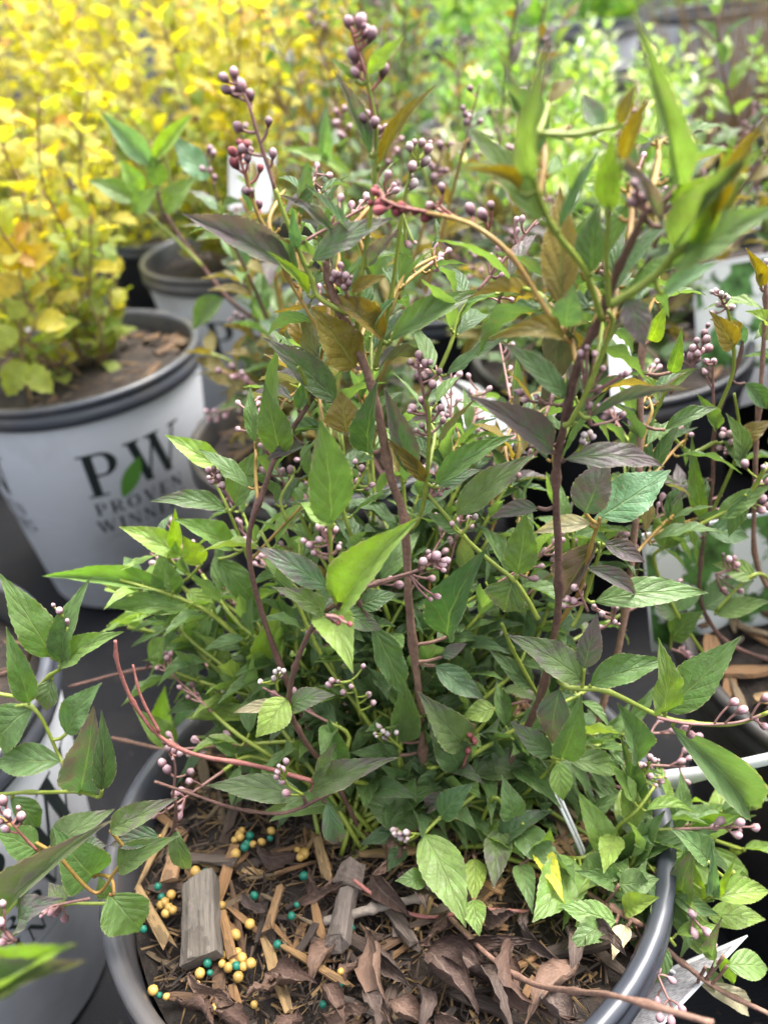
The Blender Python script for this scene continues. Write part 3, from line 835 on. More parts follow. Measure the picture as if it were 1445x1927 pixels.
traced_buds(main, '''
mp 13 .262 p : 517 355 490 270 465 190 440 150 | 420 145 440 135 452 160 470 177 440 172 425 168 447 237 505 227 513 287 456 278
rm 11 .262 r : 500 440 480 390 455 310 447 290 | 450 268 437 285 440 305 463 270 470 283 466 296 490 315 462 358 487 382
mp 14 .260 r : 704 235 690 150 668 80 660 50 | 655 40 678 38 699 62 688 55 664 100 667 135 722 130
mp 11 .260 p : 706 330 707 260 705 240 | 690 215 705 228 725 240 683 220 712 244
r 12 .240 r : 850 410 800 398 750 388 715 372 | 705 360 715 382 712 395 735 385 745 398 755 385 780 397 800 408
mp 12 .242 r : 960 480 900 430 850 405 820 380 | 808 385 830 352 883 392 906 402
pw 12 .268 g : 757 400 765 350 785 300 | 770 275 793 268 806 279 775 312 801 302 778 345 768 460 745 440
p 10 .258 p : 808 830 800 760 790 710 785 680 | 772 680 788 668 799 682 785 706 813 722 775 767 792 752 829 766 833 790 793 800
p 9 .260 p : 655 560 645 530 640 505 | 630 515 641 500 650 518 656 530 636 530 646 540 625 525
wp 8 .258 p : 805 935 830 925 835 918 | 820 915 832 910 842 916 810 935 828 930
wp 9 .250 g : 868 1005 880 990 893 980 | 893 972 850 985
p 9 .222 p : 622 1050 615 1015 605 995 | 600 992 612 1000 630 996 637 1030 600 1015 582 1025 590 1040
p 11 .236 p : 700 1103 790 1072 815 1055 | 795 1056 805 1048 820 1045 840 1054 832 1062 812 1088 822 1122 750 1100
r 9 .195 p : 612 1158 630 1160 640 1165 | 628 1168 636 1172 641 1164 658 1174
p 8 .28 p : 440 950 415 910 405 895 | 392 884 402 880 410 886 412 896 418 912 398 905
p 8 .245 g : 677 1346 668 1300 660 1280 | 683 1253 624 1280 618 1288 645 1302 660 1291 693 1307 702 1322
w 7 .245 g : 757 1410 730 1385 720 1375 | 713 1368 720 1376 728 1380 745 1378 722 1388 705 1380
r 8 .244 r : 870 1445 885 1400 888 1388 | 883 1382 890 1390 880 1393 892 1395 880 1412 889 1366
w 8 .222 g : 797 1569 760 1568 752 1566 | 740 1562 752 1568 758 1572 764 1566 755 1576 745 1570
p 9 .218 g : 570 1495 545 1480 535 1465 | 538 1432 522 1452 532 1448 520 1462 530 1470 538 1492
m 10 .232 p : 325 1500 330 1450 325 1420 | 316 1408 325 1412 338 1418 305 1435 314 1447 358 1452
p 11 .215 p : 1235 1350 1300 1362 1380 1360 1430 1345 | 1380 1320 1396 1335 1440 1312 1436 1366 1298 1382
p 8 .228 g : 1200 1460 1215 1450 1222 1435 | 1222 1424 1218 1438 1230 1430 1205 1440 1222 1460 1243 1470 1232 1478
p 9 .245 p : 1105 1150 1090 1115 1085 1105 | 1080 1105 1078 1130 1095 1100 1068 1125 1060 1140
p 10 .22 p : 1110 800 1105 760 1100 740 | 1092 665 1118 665 1133 693 1125 732 1178 702 1107 763 1170 780
w 8 .225 g : 1085 850 1100 830 1105 820 | 1098 818 1108 815 1115 822 1095 828 1104 830
p 9 .235 p : 1040 760 1000 755 985 745 | 1024 716 978 738 1008 745 1058 762 986 752
p 8 .26 g : 665 920 680 900 690 880 | 668 868 680 880 672 905 700 912 690 918
m 12 .2 p : 1215 395 1200 370 1195 350 | 1192 345 1200 355 1195 368 1207 372 1188 380
p 8 .25 p : 1150 1170 1160 1140 1165 1130 | 1117 1143 1132 1155 1153 1140 1155 1170 1130 1180
w 7 .238 g : 522 1300 520 1280 522 1268 | 518 1264 526 1270 533 1262 490 1282 515 1276
''')

# ---- random shoots: stems with opposite leaf pairs
def shoot(s, P, r0, r1, mat, cols, L=(.03, .042), asp=(.30, .40), step=.02, start=.25, up=.35, leafkind='lance', terminal=None, budk='pm', droop=.2, alt=False, taper=True, budr=.0016):
    b = s.branch(P, r0, r1, mat, .05, 6, 4)
    Q = b['P']; acc = 0; tot = sum((Q[i + 1] - Q[i]).length for i in range(len(Q) - 1)); nxt = tot * start; ph = random.uniform(0, 3.14); dist = 0
    for i in range(len(Q) - 1):
        d = Q[i + 1] - Q[i]; seg_ = d.length
        while nxt <= dist + seg_ and nxt < tot:
            C = Q[i] + d * ((nxt - dist) / max(seg_, 1e-6)); t = d.normalized()
            u = t.cross(Vector((0, 0, 1)))
            if u.length < .1: u = Vector((1, 0, 0))
            u.normalize(); w = t.cross(u)
            fr = nxt / tot; size = random.uniform(*L) * ((1 - .45 * fr) if taper else 1)
            for sg in ((0,) if alt else (0, math.pi)):
                a = ph + sg + random.uniform(-.2, .2)
                out = u * math.cos(a) + w * math.sin(a)
                dirv = (out * 1.0 + t * random.uniform(.25, .9) + Vector((0, 0, up * random.uniform(.2, 1) - droop * random.random()))).normalized()
                B = C + out * .003; T = B + dirv * size
                nh = (Vector((0, 0, 1)) + t * .5 + Vector((random.uniform(-.3, .3), random.uniform(-.5, .1), 0))).normalized()
                if leafkind == 'lance': me = rand_lance()
                else: me = leaf_mesh('ovate', random.choice((.04, .12, -.06)), random.choice((.1, .25)), random.choice((-.08, .08)), .1, 0)
                M = leaf_matrix(B, T, size * random.uniform(*asp), nh, random.uniform(-25, 25))
                c = cols(fr) if callable(cols) else COLR[random.choice(cols)]
                s.leaf(b, M, me, jit(c)); s.petiole(b, C, B, .0005)
            ph += math.pi / 2 if not alt else 2.4; nxt += step * random.uniform(.8, 1.2) * ((1 - .35 * fr) if taper else 1)
        dist += seg_
    if terminal and random.random() < terminal:
        t = (Q[-1] - Q[-4]).normalized(); E_ = Q[-1]; n = random.randint(5, 9); ln = .03
        Pst = [E_, E_ + t * ln * .5, E_ + t * ln]; buds = []
        for k in range(n):
            f = random.uniform(.3, 1.15); a = random.uniform(0, 6.28); u = t.orthogonal().normalized(); w = t.cross(u)
            buds.append((E_ + t * ln * f + (u * math.cos(a) + w * math.sin(a)) * random.uniform(.002, .007), random.choice(budk), budr * random.uniform(.8, 1.15)))
        s.stalk(Pst, .0006, .0004, buds, 'p')
    return b
def bend(A, T, n=4, sag=.0, wob=.006):
    out = []
    for i in range(n + 1):
        f = i / n; p = A.lerp(T, f); p += Vector((random.uniform(-wob, wob), random.uniform(-wob, wob), sag * 4 * f * (1 - f))) * (1 if 0 < i < n else 0); out.append(p)
    return out
# interior filling of the main shrub: low leafy shoots rising from the crown
for k, (x, y, Y, cols) in enumerate([(330, 1180, .31, 'el'), (400, 1340, .27, 'ege'), (460, 1180, .30, 'eg'), (520, 1400, .27, 'eg'), (600, 1250, .28, 'egd'), (660, 1180, .285, 'gd'), (720, 1000, .30, 'gdm'), (700, 1330, .265, 'egd'),
                             (840, 1080, .29, 'gdm'), (880, 1250, .275, 'egd'), (940, 1330, .265, 'eg'), (1000, 1180, .285, 'gdm'), (1090, 1400, .255, 'gd'), (1180, 1150, .32, 'gm'), (920, 1010, .30, 'gm'), (560, 960, .30, 'egm'),
                             (620, 840, .29, 'gmd'), (1130, 1660, .215, 'ge'), (1250, 1620, .21, 'e'), (260, 1120, .33, 'el'), (1300, 1600, .225, 'el'), (1400, 1600, .235, 'el'), (1360, 1530, .24, 'el'), (1280, 1560, .235, 'eg'), (760, 1470, .252, 'eg'), (840, 1400, .262, 'gd'), (700, 1420, .262, 'ge'), (1000, 1480, .252, 'ge'), (1080, 1500, .25, 'ge'), (1150, 1540, .245, 'gm'), (1180, 1620, .22, 'ge'), (900, 1500, .25, 'gd'), (960, 1420, .262, 'eg'), (620, 1360, .25, 'gm'), (540, 1440, .25, 'ge'), (470, 1400, .26, 'e'), (420, 1450, .25, 'eg'), (1100, 1300, .26, 'gm'), (1150, 1380, .26, 'gd'), (800, 900, .32, 'gm'), (900, 850, .32, 'gmo'), (690, 850, .33, 'gm'), (1000, 1050, .30, 'gm'), (560, 1080, .30, 'e'), (880, 1150, .29, 'gd'), (780, 1250, .27, 'eg'), (650, 1050, .30, 'eg'), (1090, 1560, .245, 'eg'), (1150, 1700, .203, 'el'), (1200, 1480, .235, 'gm'), (1230, 1560, .225, 'ge'), (940, 1540, .24, 'ge'), (1040, 1570, .238, 'eg'), (1010, 1400, .26, 'gm'), (880, 1350, .262, 'ge'), (1120, 1470, .25, 'ge'), (820, 1300, .268, 'gd'), (680, 1260, .275, 'ge'), (560, 1180, .285, 'eg'), (740, 1130, .285, 'gm'), (380, 1080, .31, 'el'), (240, 1180, .32, 'el'), (420, 1280, .29, 'e'), (310, 1270, .30, 'e'), (180, 1090, .33, 'el'), (960, 900, .31, 'gm'), (740, 760, .31, 'gmo'), (830, 1000, .31, 'gd')]):
    A = Vector((MX + random.uniform(-.02, .03), MY + random.uniform(-.01, .035), .183)); T = at_y(x, y, Y)
    if x > 1180 and y > 1400: A = at_y(1196, 1650, .22)
    P = bend(A, T, 4, .012)
    shoot(main, P, .0012, .0008, 'g', list(cols), L=(.026, .040), step=.024, start=.38 if x < 1180 else .1, terminal=.35, droop=.35, budr=.0013)
random.seed(321)
for (x0, x1, y0, y1, Y0, Y1, cols, n) in ((190, 560, 980, 1400, .285, .33, 'elge', 17), (560, 1150, 1020, 1420, .272, .31, 'gdmqe', 16), (620, 930, 770, 1000, .30, .335, 'gmoq', 8), (980, 1230, 1350, 1590, .242, .262, 'gem', 7), (1000, 1240, 900, 1250, .28, .31, 'gmq', 6), (700, 960, 1400, 1560, .245, .26, 'geg', 5)):
    for k in range(n):
        x, y = random.uniform(x0, x1), random.uniform(y0, y1); T = at_y(x, y, random.uniform(Y0, Y1))
        A = Vector((MX + random.uniform(-.03, .035), MY + random.uniform(-.01, .04), .183))
        shoot(main, bend(A, T, 4, .014), .0011, .0007, 'g', list(cols), L=(.027, .042), asp=(.27, .36), step=.022, start=.5, terminal=.3, droop=.35, budr=.0013)
random.seed(77)
hs_ = [(q, b, proj(q)) for (q, b, r) in main.samples if b['mat'] in 'bdgo' and b['r'] > .0005]
for (x0, x1, y0, y1, n, cols) in ((500, 900, 330, 800, 20, 'oqmgpo'), (940, 1330, 520, 980, 20, 'qpmgo'), (1060, 1420, 230, 520, 6, 'fomq'), (640, 1000, 800, 1150, 12, 'gmqe'), (440, 640, 700, 1000, 9, 'gem')):
    for k in range(n):
        x, y = random.uniform(x0, x1), random.uniform(y0, y1)
        c = [e for e in hs_ if e[2][1] > y + 40] or hs_
        q, b, pq = min(c, key=lambda e: (e[2][0] - x) ** 2 + (e[2][1] - y - 110) ** 2)
        T = at_y(x, y, q.y + random.uniform(.008, .05))
        if (T - q).length > .075: T = q + (T - q).normalized() * .075
        shoot(main, bend(q, T, 3, .004, .003), .0008, .0005, random.choice('goo'), list(cols), L=(.022, .036) if y > 500 else (.017, .025), asp=(.24, .32), step=.018, start=.25, terminal=.5, droop=.25, budr=.0012)
for (x, y, Y) in ((1230, 1640, .205), (1250, 1700, .195), (1190, 1730, .192), (1265, 1560, .215), (1230, 1480, .225), (1150, 1760, .19), (1300, 1660, .2), (1270, 1780, .185), (1120, 1720, .2), (1330, 1740, .195)):
    shoot(main, bend(at_y(1150, 1640, .217), at_y(x, y, Y), 3, .008, .004), .001, .0006, 'g', list('gele'), L=(.024, .036), asp=(.30, .38), step=.016, start=.15, terminal=.1, droop=.3)
main.finish()

# ---- the neighbour in the white pot at the near side
left = Shrub('flowering_shrub', 'drooping shrub with pink buds growing over the white pot next to the dark pot', (-.283, .33, .195))
traced_stems(left, '''
d 2.0 1.6 .33 .26 : -260 1330 -120 1290 0 1270 50 1245 62 1185
g 1.2 .9 .27 .26 : -60 1290 40 1310 95 1270 118 1250 128 1180
g 1.2 .9 .27 .25 : -120 1300 -20 1340 60 1330 110 1420 120 1440
g 1.2 .9 .27 .215 : -200 1330 -60 1480 60 1490 110 1490 150 1490 185 1500
o 1.2 .9 .26 .205 : -200 1380 -100 1500 0 1540 60 1580 110 1610 150 1640 205 1650 215 1680
o 1.0 .8 .205 .205 : 110 1610 180 1680 225 1630 300 1580
g 1.2 .9 .25 .17 : -200 1420 -150 1700 -40 1780 15 1765 40 1740
g 1.2 .9 .24 .14 : -260 1500 -260 1800 -140 1890 -30 1925
g 1.0 .8 .215 .215 : 205 1700 170 1700 130 1700 110 1710
d 1.1 .9 .215 .212 : 225 1640 320 1570 330 1500
''')
traced_leaves(left, '''
95 1235 -2 1078 72 g
122 1252 160 1093 50 g
112 1252 226 1188 50 e
55 1322 12 1182 46 g
98 1278 86 1338 46 m
60 1332 -8 1420 84 g
116 1432 -10 1436 62 g
150 1492 176 1328 78 q
192 1485 192 1340 42 d
125 1380 182 1288 60 g
95 1592 212 1522 62 m a.14
18 1765 160 1560 88 m a.15 d-10
175 1648 105 1560 92 g
205 1682 262 1756 92 e a.12
222 1632 322 1574 52 g
208 1562 326 1500 48 m
300 1572 204 1592 42 q
-30 1905 140 1776 74 l d-22 y-12
-10 1940 162 1808 92 m d-22 y-12
70 1600 -10 1560 60 g
40 1745 110 1690 60 q
200 1690 186 1648 30 g
120 1700 92 1660 40 m
330 1560 355 1640 40 m
150 1600 200 1590 46 q
20 1500 80 1560 46 g
''')
traced_buds(left, '''
p 10 .262 g : 118 1250 122 1190 124 1160 | 112 1148 120 1156 132 1170 108 1178 134 1160 118 1190 126 1145
p 11 .225 r : 70 1600 45 1575 20 1545 | 5 1505 14 1530 40 1535 0 1545 10 1560 -5 1520
p 10 .212 p : 170 1690 120 1700 95 1705 | 88 1700 96 1715 107 1712 122 1728 85 1713
p 12 .165 p : 30 1770 15 1760 8 1750 | 5 1700 14 1762 0 1735
''')
for k in range(9):
    A = Vector((-.283 + random.uniform(-.03, .03), .33 + random.uniform(-.03, .03), .196)); T = Vector((-.283 + random.uniform(-.10, .08), .33 + random.uniform(-.06, .12), random.uniform(.26, .36)))
    shoot(left, bend(A, T, 4, .01), .0014, .0008, 'g', list('egm'), terminal=.5)
left.finish()
# ---- the neighbour to the right, black pot
right = Shrub('flowering_shrub', 'tall thin shrub with pale pink buds in the black pot beside the strap', (.245, .31, .18))
traced_stems(right, '''
d 1.6 1.2 .315 .32 : 1600 1270 1480 1250 1370 1210 1320 1140 1317 1060 1330 980 1340 900 1345 800 1388 680 1395 640
b 1.8 1.4 .315 .33 : 1640 1240 1440 1100 1420 900 1432 700 1440 560 1438 500
g 1.2 .9 .31 .30 : 1330 1240 1270 1150 1230 1060 1245 1030 1320 985 1400 940 1440 880
g 1.2 .9 .318 .318 : 1345 830 1300 850 1260 820 1225 800 1240 760 1260 720
g 1.1 .8 .318 .315 : 1345 780 1375 710 1380 660 1372 600 1365 575
g 1.2 .9 .315 .305 : 1600 1260 1470 1120 1420 1080 1345 1150
g 1.1 .8 .32 .32 : 1330 980 1380 870 1390 810 1380 740
g 1.1 .8 .31 .31 : 1320 1160 1270 1180 1260 1220
''')
traced_leaves(right, '''
1245 1032 1278 938 64 g
1322 976 1300 820 30 g
1348 974 1452 912 42 g
1378 655 1342 590 44 o
1396 650 1370 590 34 t
1388 640 1342 600 34 o
1400 720 1445 770 36 d
1345 810 1310 740 30 g
1360 830 1400 880 42 g
1330 900 1250 950 30 q
1390 870 1370 780 44 g
1390 830 1450 790 40 o
1430 540 1410 470 30 o
1436 610 1400 585 26 l
1435 640 1480 570 44 e
1325 1145 1418 1090 62 d
1318 1110 1240 1150 44 g
1420 1085 1340 1060 44 e
1310 1010 1205 990 40 q
1345 1155 1450 1130 44 g
1330 1000 1410 1010 50 d
1240 760 1200 700 30 e
1252 735 1310 690 28 e
1232 790 1180 830 40 e
1400 930 1370 1010 40 g
1262 1200 1320 1150 50 g
1270 1160 1215 1120 40 m
''')
traced_buds(right, '''
p 11 .302 g : 1400 940 1425 900 1440 870 | 1425 908 1440 880 1432 938 1446 952 1400 872 1447 905
mp 10 .318 p : 1260 740 1300 690 1320 650 | 1324 626 1310 640 1328 638 1303 655 1318 660 1332 655 1300 668 1310 675 1280 668
w 8 .315 p : 1365 580 1355 560 1350 545 | 1346 548 1356 552 1350 572 1340 588 1368 560 1374 578
w 9 .33 g : 1438 510 1436 490 | 1432 498 1440 492 1428 510 1430 532 1445 505
p 9 .318 p : 1390 850 1380 835 1372 820 | 1358 818 1372 816 1383 820 1374 832 1352 842 1366 846
p 9 .32 p : 1345 860 1340 700 1345 685 | 1328 680 1342 680 1325 700
p 8 .31 p : 1345 1080 1375 1070 1380 1055 | 1370 1052 1380 1050 1385 1062 1392 1078 1370 1085 1360 1110 1392 1112
p 7 .31 p : 1260 1220 1290 1230 1300 1228 | 1282 1222 1292 1228 1298 1238 1286 1234
''')
for k in range(8):
    A = Vector((.245 + random.uniform(-.03, .03), .31 + random.uniform(-.02, .03), .182)); T = Vector((.245 + random.uniform(-.10, .06), .33 + random.uniform(-.02, .08), random.uniform(.24, .37)))
    shoot(right, bend(A, T, 4, .01), .0014, .0008, 'g', list('egmd'), terminal=.6, budk='pw')
right.finish()

# ---- shrubs of the rows behind
def far_deutzia(label, x, y, zs, h, n, cols, seed, spread=.11, L=(.034, .05), terminal=.8, budk='mp', name='flowering_shrub', group=None, mat='d', step=.03):
    random.seed(seed); s = Shrub(name, label, (x, y, zs), group=group)
    for k in range(n):
        a = random.uniform(0, 6.28); r = random.uniform(.01, .03); rr = spread * math.sqrt(random.random())
        A = Vector((x + r * math.cos(a), y + r * math.sin(a), zs)); T = Vector((x + rr * math.cos(a), y + rr * math.sin(a), zs + h * random.uniform(.6, 1.05)))
        P = bend(A, T, 4, 0, .008); shoot(s, P, .0022, .0010, mat, cols, L=L, step=step, start=.18, terminal=terminal, budk=budk, up=.7, droop=.25, budr=.0017)
    return s.finish()
DC = list('oqpmdogqom')
far_deutzia('bushy bronze budded shrub in the black pot with the white tag on its soil', .19, .69, .18, .17, 26, DC, 11, .15)
random.seed(18); mid = Shrub('flowering_shrub', 'bronze budded shrub in the black pot next to the white logo pot', (-.028, .60, .18))
traced_stems(mid, """
d 2.6 1.6 .600 .62 : 640 760 560 650 450 580 380 500 310 400 292 345
g 1.6 1.2 .61 .62 : 380 500 320 440 250 380 205 350
g 1.4 1.0 .61 .62 : 310 400 320 330 300 270
g 1.6 1.2 .60 .60 : 700 740 690 560 660 400 640 330
g 1.6 1.2 .60 .60 : 760 740 800 560 820 420 790 300
""")
traced_leaves(mid, """
285 310 190 210 50 t
290 300 362 208 34 l
392 338 325 250 52 t
265 365 225 300 44 l
255 380 165 335 46 e
300 350 285 290 40 e
310 400 370 330 44 e
250 400 300 350 34 l
660 330 520 275 26 l
612 300 612 195 28 t
655 380 600 420 40 e
690 560 640 480 52 d
700 520 760 450 50 g
530 640 470 560 50 e
480 600 530 520 50 g
420 560 360 620 50 g
""")
for k in range(26):
    a = random.uniform(0, 6.28); A = Vector((-.028 + .03 * math.cos(a), .60 + .03 * math.sin(a), .182)); rr = random.uniform(.04, .15)
    T = Vector((-.028 + rr * math.cos(a), .60 + rr * .8 * math.sin(a), random.uniform(.21, .40)))
    if T.x < -.075: T.x = -.075 + random.uniform(0, .02)
    shoot(mid, bend(A, T, 4, .012, .008), .0018, .0009, random.choice('gdo'), DC + list('g'), L=(.034, .048), step=.026, start=.15, terminal=.45, up=.5, droop=.5, budr=.0019)
for (x, y, Y) in ((420, 700, .56), (470, 760, .55), (520, 820, .54), (440, 820, .54), (560, 740, .56), (380, 660, .58), (500, 660, .58), (600, 860, .53), (480, 880, .53), (700, 860, .53), (540, 600, .6), (640, 700, .58)):
    A = Vector((-.028 + random.uniform(-.03, .03), .59 + random.uniform(-.02, .02), .183))
    shoot(mid, bend(A, at_y(x, y, Y), 4, .018, .006), .0015, .0009, random.choice('gdo'), list('gdmoqe'), L=(.034, .046), step=.022, start=.3, terminal=.3, up=.4, droop=.6, budr=.0018)
mid.finish()
low = Shrub('flowering_shrub', 'low spreading dark shrub spilling over the rim of the black pot with the tag', (.20, .66, .18))
for k, (x, y, Y) in enumerate([(900, 640, .60), (960, 690, .58), (1010, 650, .60), (1060, 720, .58), (1000, 760, .57), (1120, 660, .60), (1180, 720, .58), (1240, 680, .60), (930, 600, .66), (1060, 600, .66), (1150, 580, .66), (1260, 620, .66), (880, 560, .68), (1020, 540, .70), (1180, 520, .70), (1290, 560, .68), (840, 620, .62)]):
    A = Vector((.20 + random.uniform(-.03, .03), .66 + random.uniform(-.02, .02), .183))
    shoot(low, bend(A, at_y(x, y, Y), 4, .02, .008), .0016, .0009, random.choice('gdo'), list('gddmoe'), L=(.034, .048), step=.024, start=.2, terminal=.35, up=.4, droop=.6, budr=.0019)
low.finish()
far_deutzia('bronze budded shrub behind the bushy one with the white tag', .09, .95, .0, .46, 20, DC, 12, .16)
far_deutzia('shrub in the black pot beyond the standing blossom label', .425, .58, .18, .22, 9, list('gedm'), 13)
far_deutzia('shrub in the black pot with the upper blossom label', .43, .83, .18, .24, 10, list('gedl'), 14, terminal=.5)
far_deutzia('bronze budded shrub between the yellow shrubs and the bright green shrub', .03, 1.25, .0, .54, 20, DC, 15, .17)
far_deutzia('olive shrub at the edge of the yellow row', -.01, 1.65, .0, .58, 20, list('golm'), 17, .2)

def lime(fr): return random.choice(((.24, .40, .06, 0), (.17, .34, .05, 0), (.30, .44, .09, 0), (.12, .27, .05, 0)))
def limew(fr): return random.choice(((.24, .40, .06, 0), (.17, .34, .05, 0), (.30, .44, .09, 0), (.27, .42, .06, 0), (.36, .50, .12, 0), (.75, .78, .70, 0)))
for i, (x, y, h, cf, lab) in enumerate([(.24, 1.17, .36, limew, 'bright lime shrub speckled with white flowers just behind the bronze shrubs'), (.40, 1.42, .34, limew, 'bright green shrub speckled with white flowers beyond the lime shrub'), (.56, 1.08, .26, lime, 'low bright green shrub behind the upper blossom label'), (.52, 1.62, .34, limew, 'bright green white flecked shrub of the far row'),
                                         (.78, 1.5, .30, lime, 'fresh green shrub in front of the brown twiggy plant'), (.22, 1.75, .34, lime, 'fresh green shrub beyond the lime shrub'), (.45, 2.2, .34, lime, 'fresh green shrub farthest from the pots'), (.12, 2.3, .42, lime, 'fresh green shrub beyond the olive shrub')]):
    far_deutzia(lab, x, y, .0, h, 20, cf, 30 + i, .15, (.03, .045), 0, name='green_shrub', group=None, mat='g', step=.022)
FARL = ['lime hedge shrub of the back row next to the golden shrubs', 'lime hedge shrub second along the back row', 'lime hedge shrub third along the back row', 'lime hedge shrub fourth along the back row, before the twigs', 'lime hedge shrub of the back row beyond the twigs', 'tall lime shrub closing the back row']
for i, (x, y, h) in enumerate([(.0, 2.9, .55), (.38, 2.75, .5), (.75, 2.9, .5), (1.1, 2.8, .55), (1.4, 2.6, .6), (.55, 3.6, .7)]):
    far_deutzia(FARL[i], x, y, 0, h, 34, lime, 130 + i, .26, (.06, .085), 0, name='green_shrub', mat='g', step=.045)
for i, (x, y) in enumerate([(.30, 2.45), (.62, 2.4), (.95, 2.45)]):
    pot('nursery_pot', ('white pot in front of the second back row shrub', 'white pot in front of the third back row shrub', 'white pot in front of the fourth back row shrub')[i], x, y, .14, .26, M_WHITEPOT, M_GREYRIM)
# brown bare twigs, top right
random.seed(50)
for i, (x, y) in enumerate([(.80, 1.95), (1.05, 2.15)]):
    s = Shrub('twiggy_plant', ('brown leafless twiggy plant behind the fresh green shrubs', 'pale brown twiggy plant farthest from the fresh green shrubs')[i], (x, y, 0))
    for k in range(60):
        a = random.uniform(0, 6.28); rr = .22 * math.sqrt(random.random()); A = Vector((x + .03 * math.cos(a), y + .03 * math.sin(a), 0)); T = Vector((x + rr * math.cos(a), y + rr * math.sin(a), random.uniform(.3, .55)))
        s.branch(bend(A, T, 3, 0, .03), .0022, .0008, 'y', .1, 5, 3)
    s.finish()

# ---- yellow spirea
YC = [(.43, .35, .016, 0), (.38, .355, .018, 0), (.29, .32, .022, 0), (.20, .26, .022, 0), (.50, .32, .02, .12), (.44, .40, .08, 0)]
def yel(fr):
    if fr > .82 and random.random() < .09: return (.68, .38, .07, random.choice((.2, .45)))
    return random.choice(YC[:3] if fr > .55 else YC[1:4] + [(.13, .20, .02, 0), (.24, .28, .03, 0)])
def spirea(label, x, y, zs, h, n, seed, spread=.13, L=(.020, .030), lean=(0, 0), step=.016, start=.3, traced=False):
    random.seed(seed); s = Shrub('yellow_shrub', label, (x, y, zs))
    for k in range(n):
        a = random.uniform(0, 6.28); r = random.uniform(.01, .04); rr = spread * math.sqrt(random.random())
        A = Vector((x + r * math.cos(a), y + r * math.sin(a), zs)); T = Vector((x + rr * math.cos(a) + lean[0], y + rr * math.sin(a) + lean[1], zs + h * random.uniform(.65, 1.05)))
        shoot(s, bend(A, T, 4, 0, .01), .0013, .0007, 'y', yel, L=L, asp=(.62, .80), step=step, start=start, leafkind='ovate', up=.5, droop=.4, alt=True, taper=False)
    if traced:        # the twig with large orange tipped leaves at the pot's edge
        Y = .66; st = s.branch([at_y(a, b_, Y) for a, b_ in ((60, 760), (38, 640), (48, 570), (34, 500), (20, 430))], .0013, .0008, 'y', .05, 6, 4)
        st2 = s.branch([at_y(a, b_, Y) for a, b_ in ((40, 650), (70, 600), (48, 560), (90, 520))], .001, .0007, 'y', .05, 6, 4)
        for ln in ('45 520 98 458 58 a', '38 505 0 445 62 a', '58 562 98 536 34 b', '36 520 2 560 50 a', '70 600 130 615 52 b', '34 620 -8 655 50 c', '50 680 15 745 56 c', '80 640 152 604 44 c', '48 570 20 600 44 c', '40 470 85 500 50 d', '30 450 60 425 44 d', '45 690 100 740 50 c', '20 430 -15 400 50 d'):
            f = ln.split(); bx, by, tx, ty, w = map(float, f[:5]); B = at_y(bx, by, Y); T = at_y(tx, ty, Y - .008)
            M = leaf_matrix(B, T, w * depth(B) / F, ((CAM - B).normalized() + Vector((0, 0, .8))).normalized())
            s.leaf(st, M, leaf_mesh('ovate', .1, .15, .08, .1, 0), {'a': (.46, .31, .02, .08), 'b': (.40, .37, .02, 0), 'c': (.29, .33, .03, 0), 'd': (.46, .27, .06, .14)}[f[5]])
    s.finish()
    return s
spirea('sparse yellow shrub with orange tips in the front white logo pot', -.26, .77, .206, .22, 26, 60, .14, (.015, .024), (-.03, -.03), .013, .08, traced=True)
for i, (x, y, zs, h, n, lab) in enumerate([(-.125, 1.03, .2, .32, 26, 'yellow shrub in the half hidden white logo pot'), (-.40, 1.10, 0, .48, 24, 'dense yellow shrub just behind the sparse one'), (-.27, 1.38, 0, .52, 28, 'tall yellow shrub in the middle of the yellow row'),
                                            (-.08, 1.42, 0, .50, 24, 'yellow shrub next to the bronze budded shrub'), (-.52, 1.42, 0, .52, 26, 'yellow shrub at the outer end of the yellow row'), (-.40, 1.75, 0, .55, 28, 'golden shrub of the second yellow row, outer side'), (-.16, 1.78, 0, .55, 28, 'golden shrub of the second yellow row, near the olive shrub'),
                                            (-.62, 1.80, 0, .55, 24, 'golden shrub of the second yellow row, outermost'), (-.5, 2.2, 0, .62, 26, 'golden shrub of the last yellow row, outer side'), (-.2, 2.25, 0, .62, 26, 'golden shrub of the last yellow row, inner side')]):
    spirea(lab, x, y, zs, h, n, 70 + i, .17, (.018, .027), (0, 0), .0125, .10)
# black nursery pots of the far rows
for i, (x, y, lab) in enumerate([(-.40, 1.10, 'black pot under the dense yellow shrub'), (-.27, 1.38, 'black pot under the tall yellow shrub'), (.09, .95, 'black pot under the second bronze budded shrub'), (.24, 1.17, 'black pot under the lime shrub with white flowers'), (.56, 1.08, 'black pot under the low bright green shrub'),
                                 (.24, 1.60, 'grey pot in the gap beyond the lime shrub'), (.78, 1.5, 'black pot under the fresh green shrub by the twigs'), (.62, 1.9, 'pale grey pot on the open fabric at the back')]):
    H = .17 if i not in (5, 7) else .22
    p_ = pot('nursery_pot', lab, x, y, .10, H, M_BLACK if i not in (5, 7) else M_WHITEPOT, M_GREYRIM)
    soil('potting_soil', 'soil in the ' + lab, x, y, .09, H - .02)

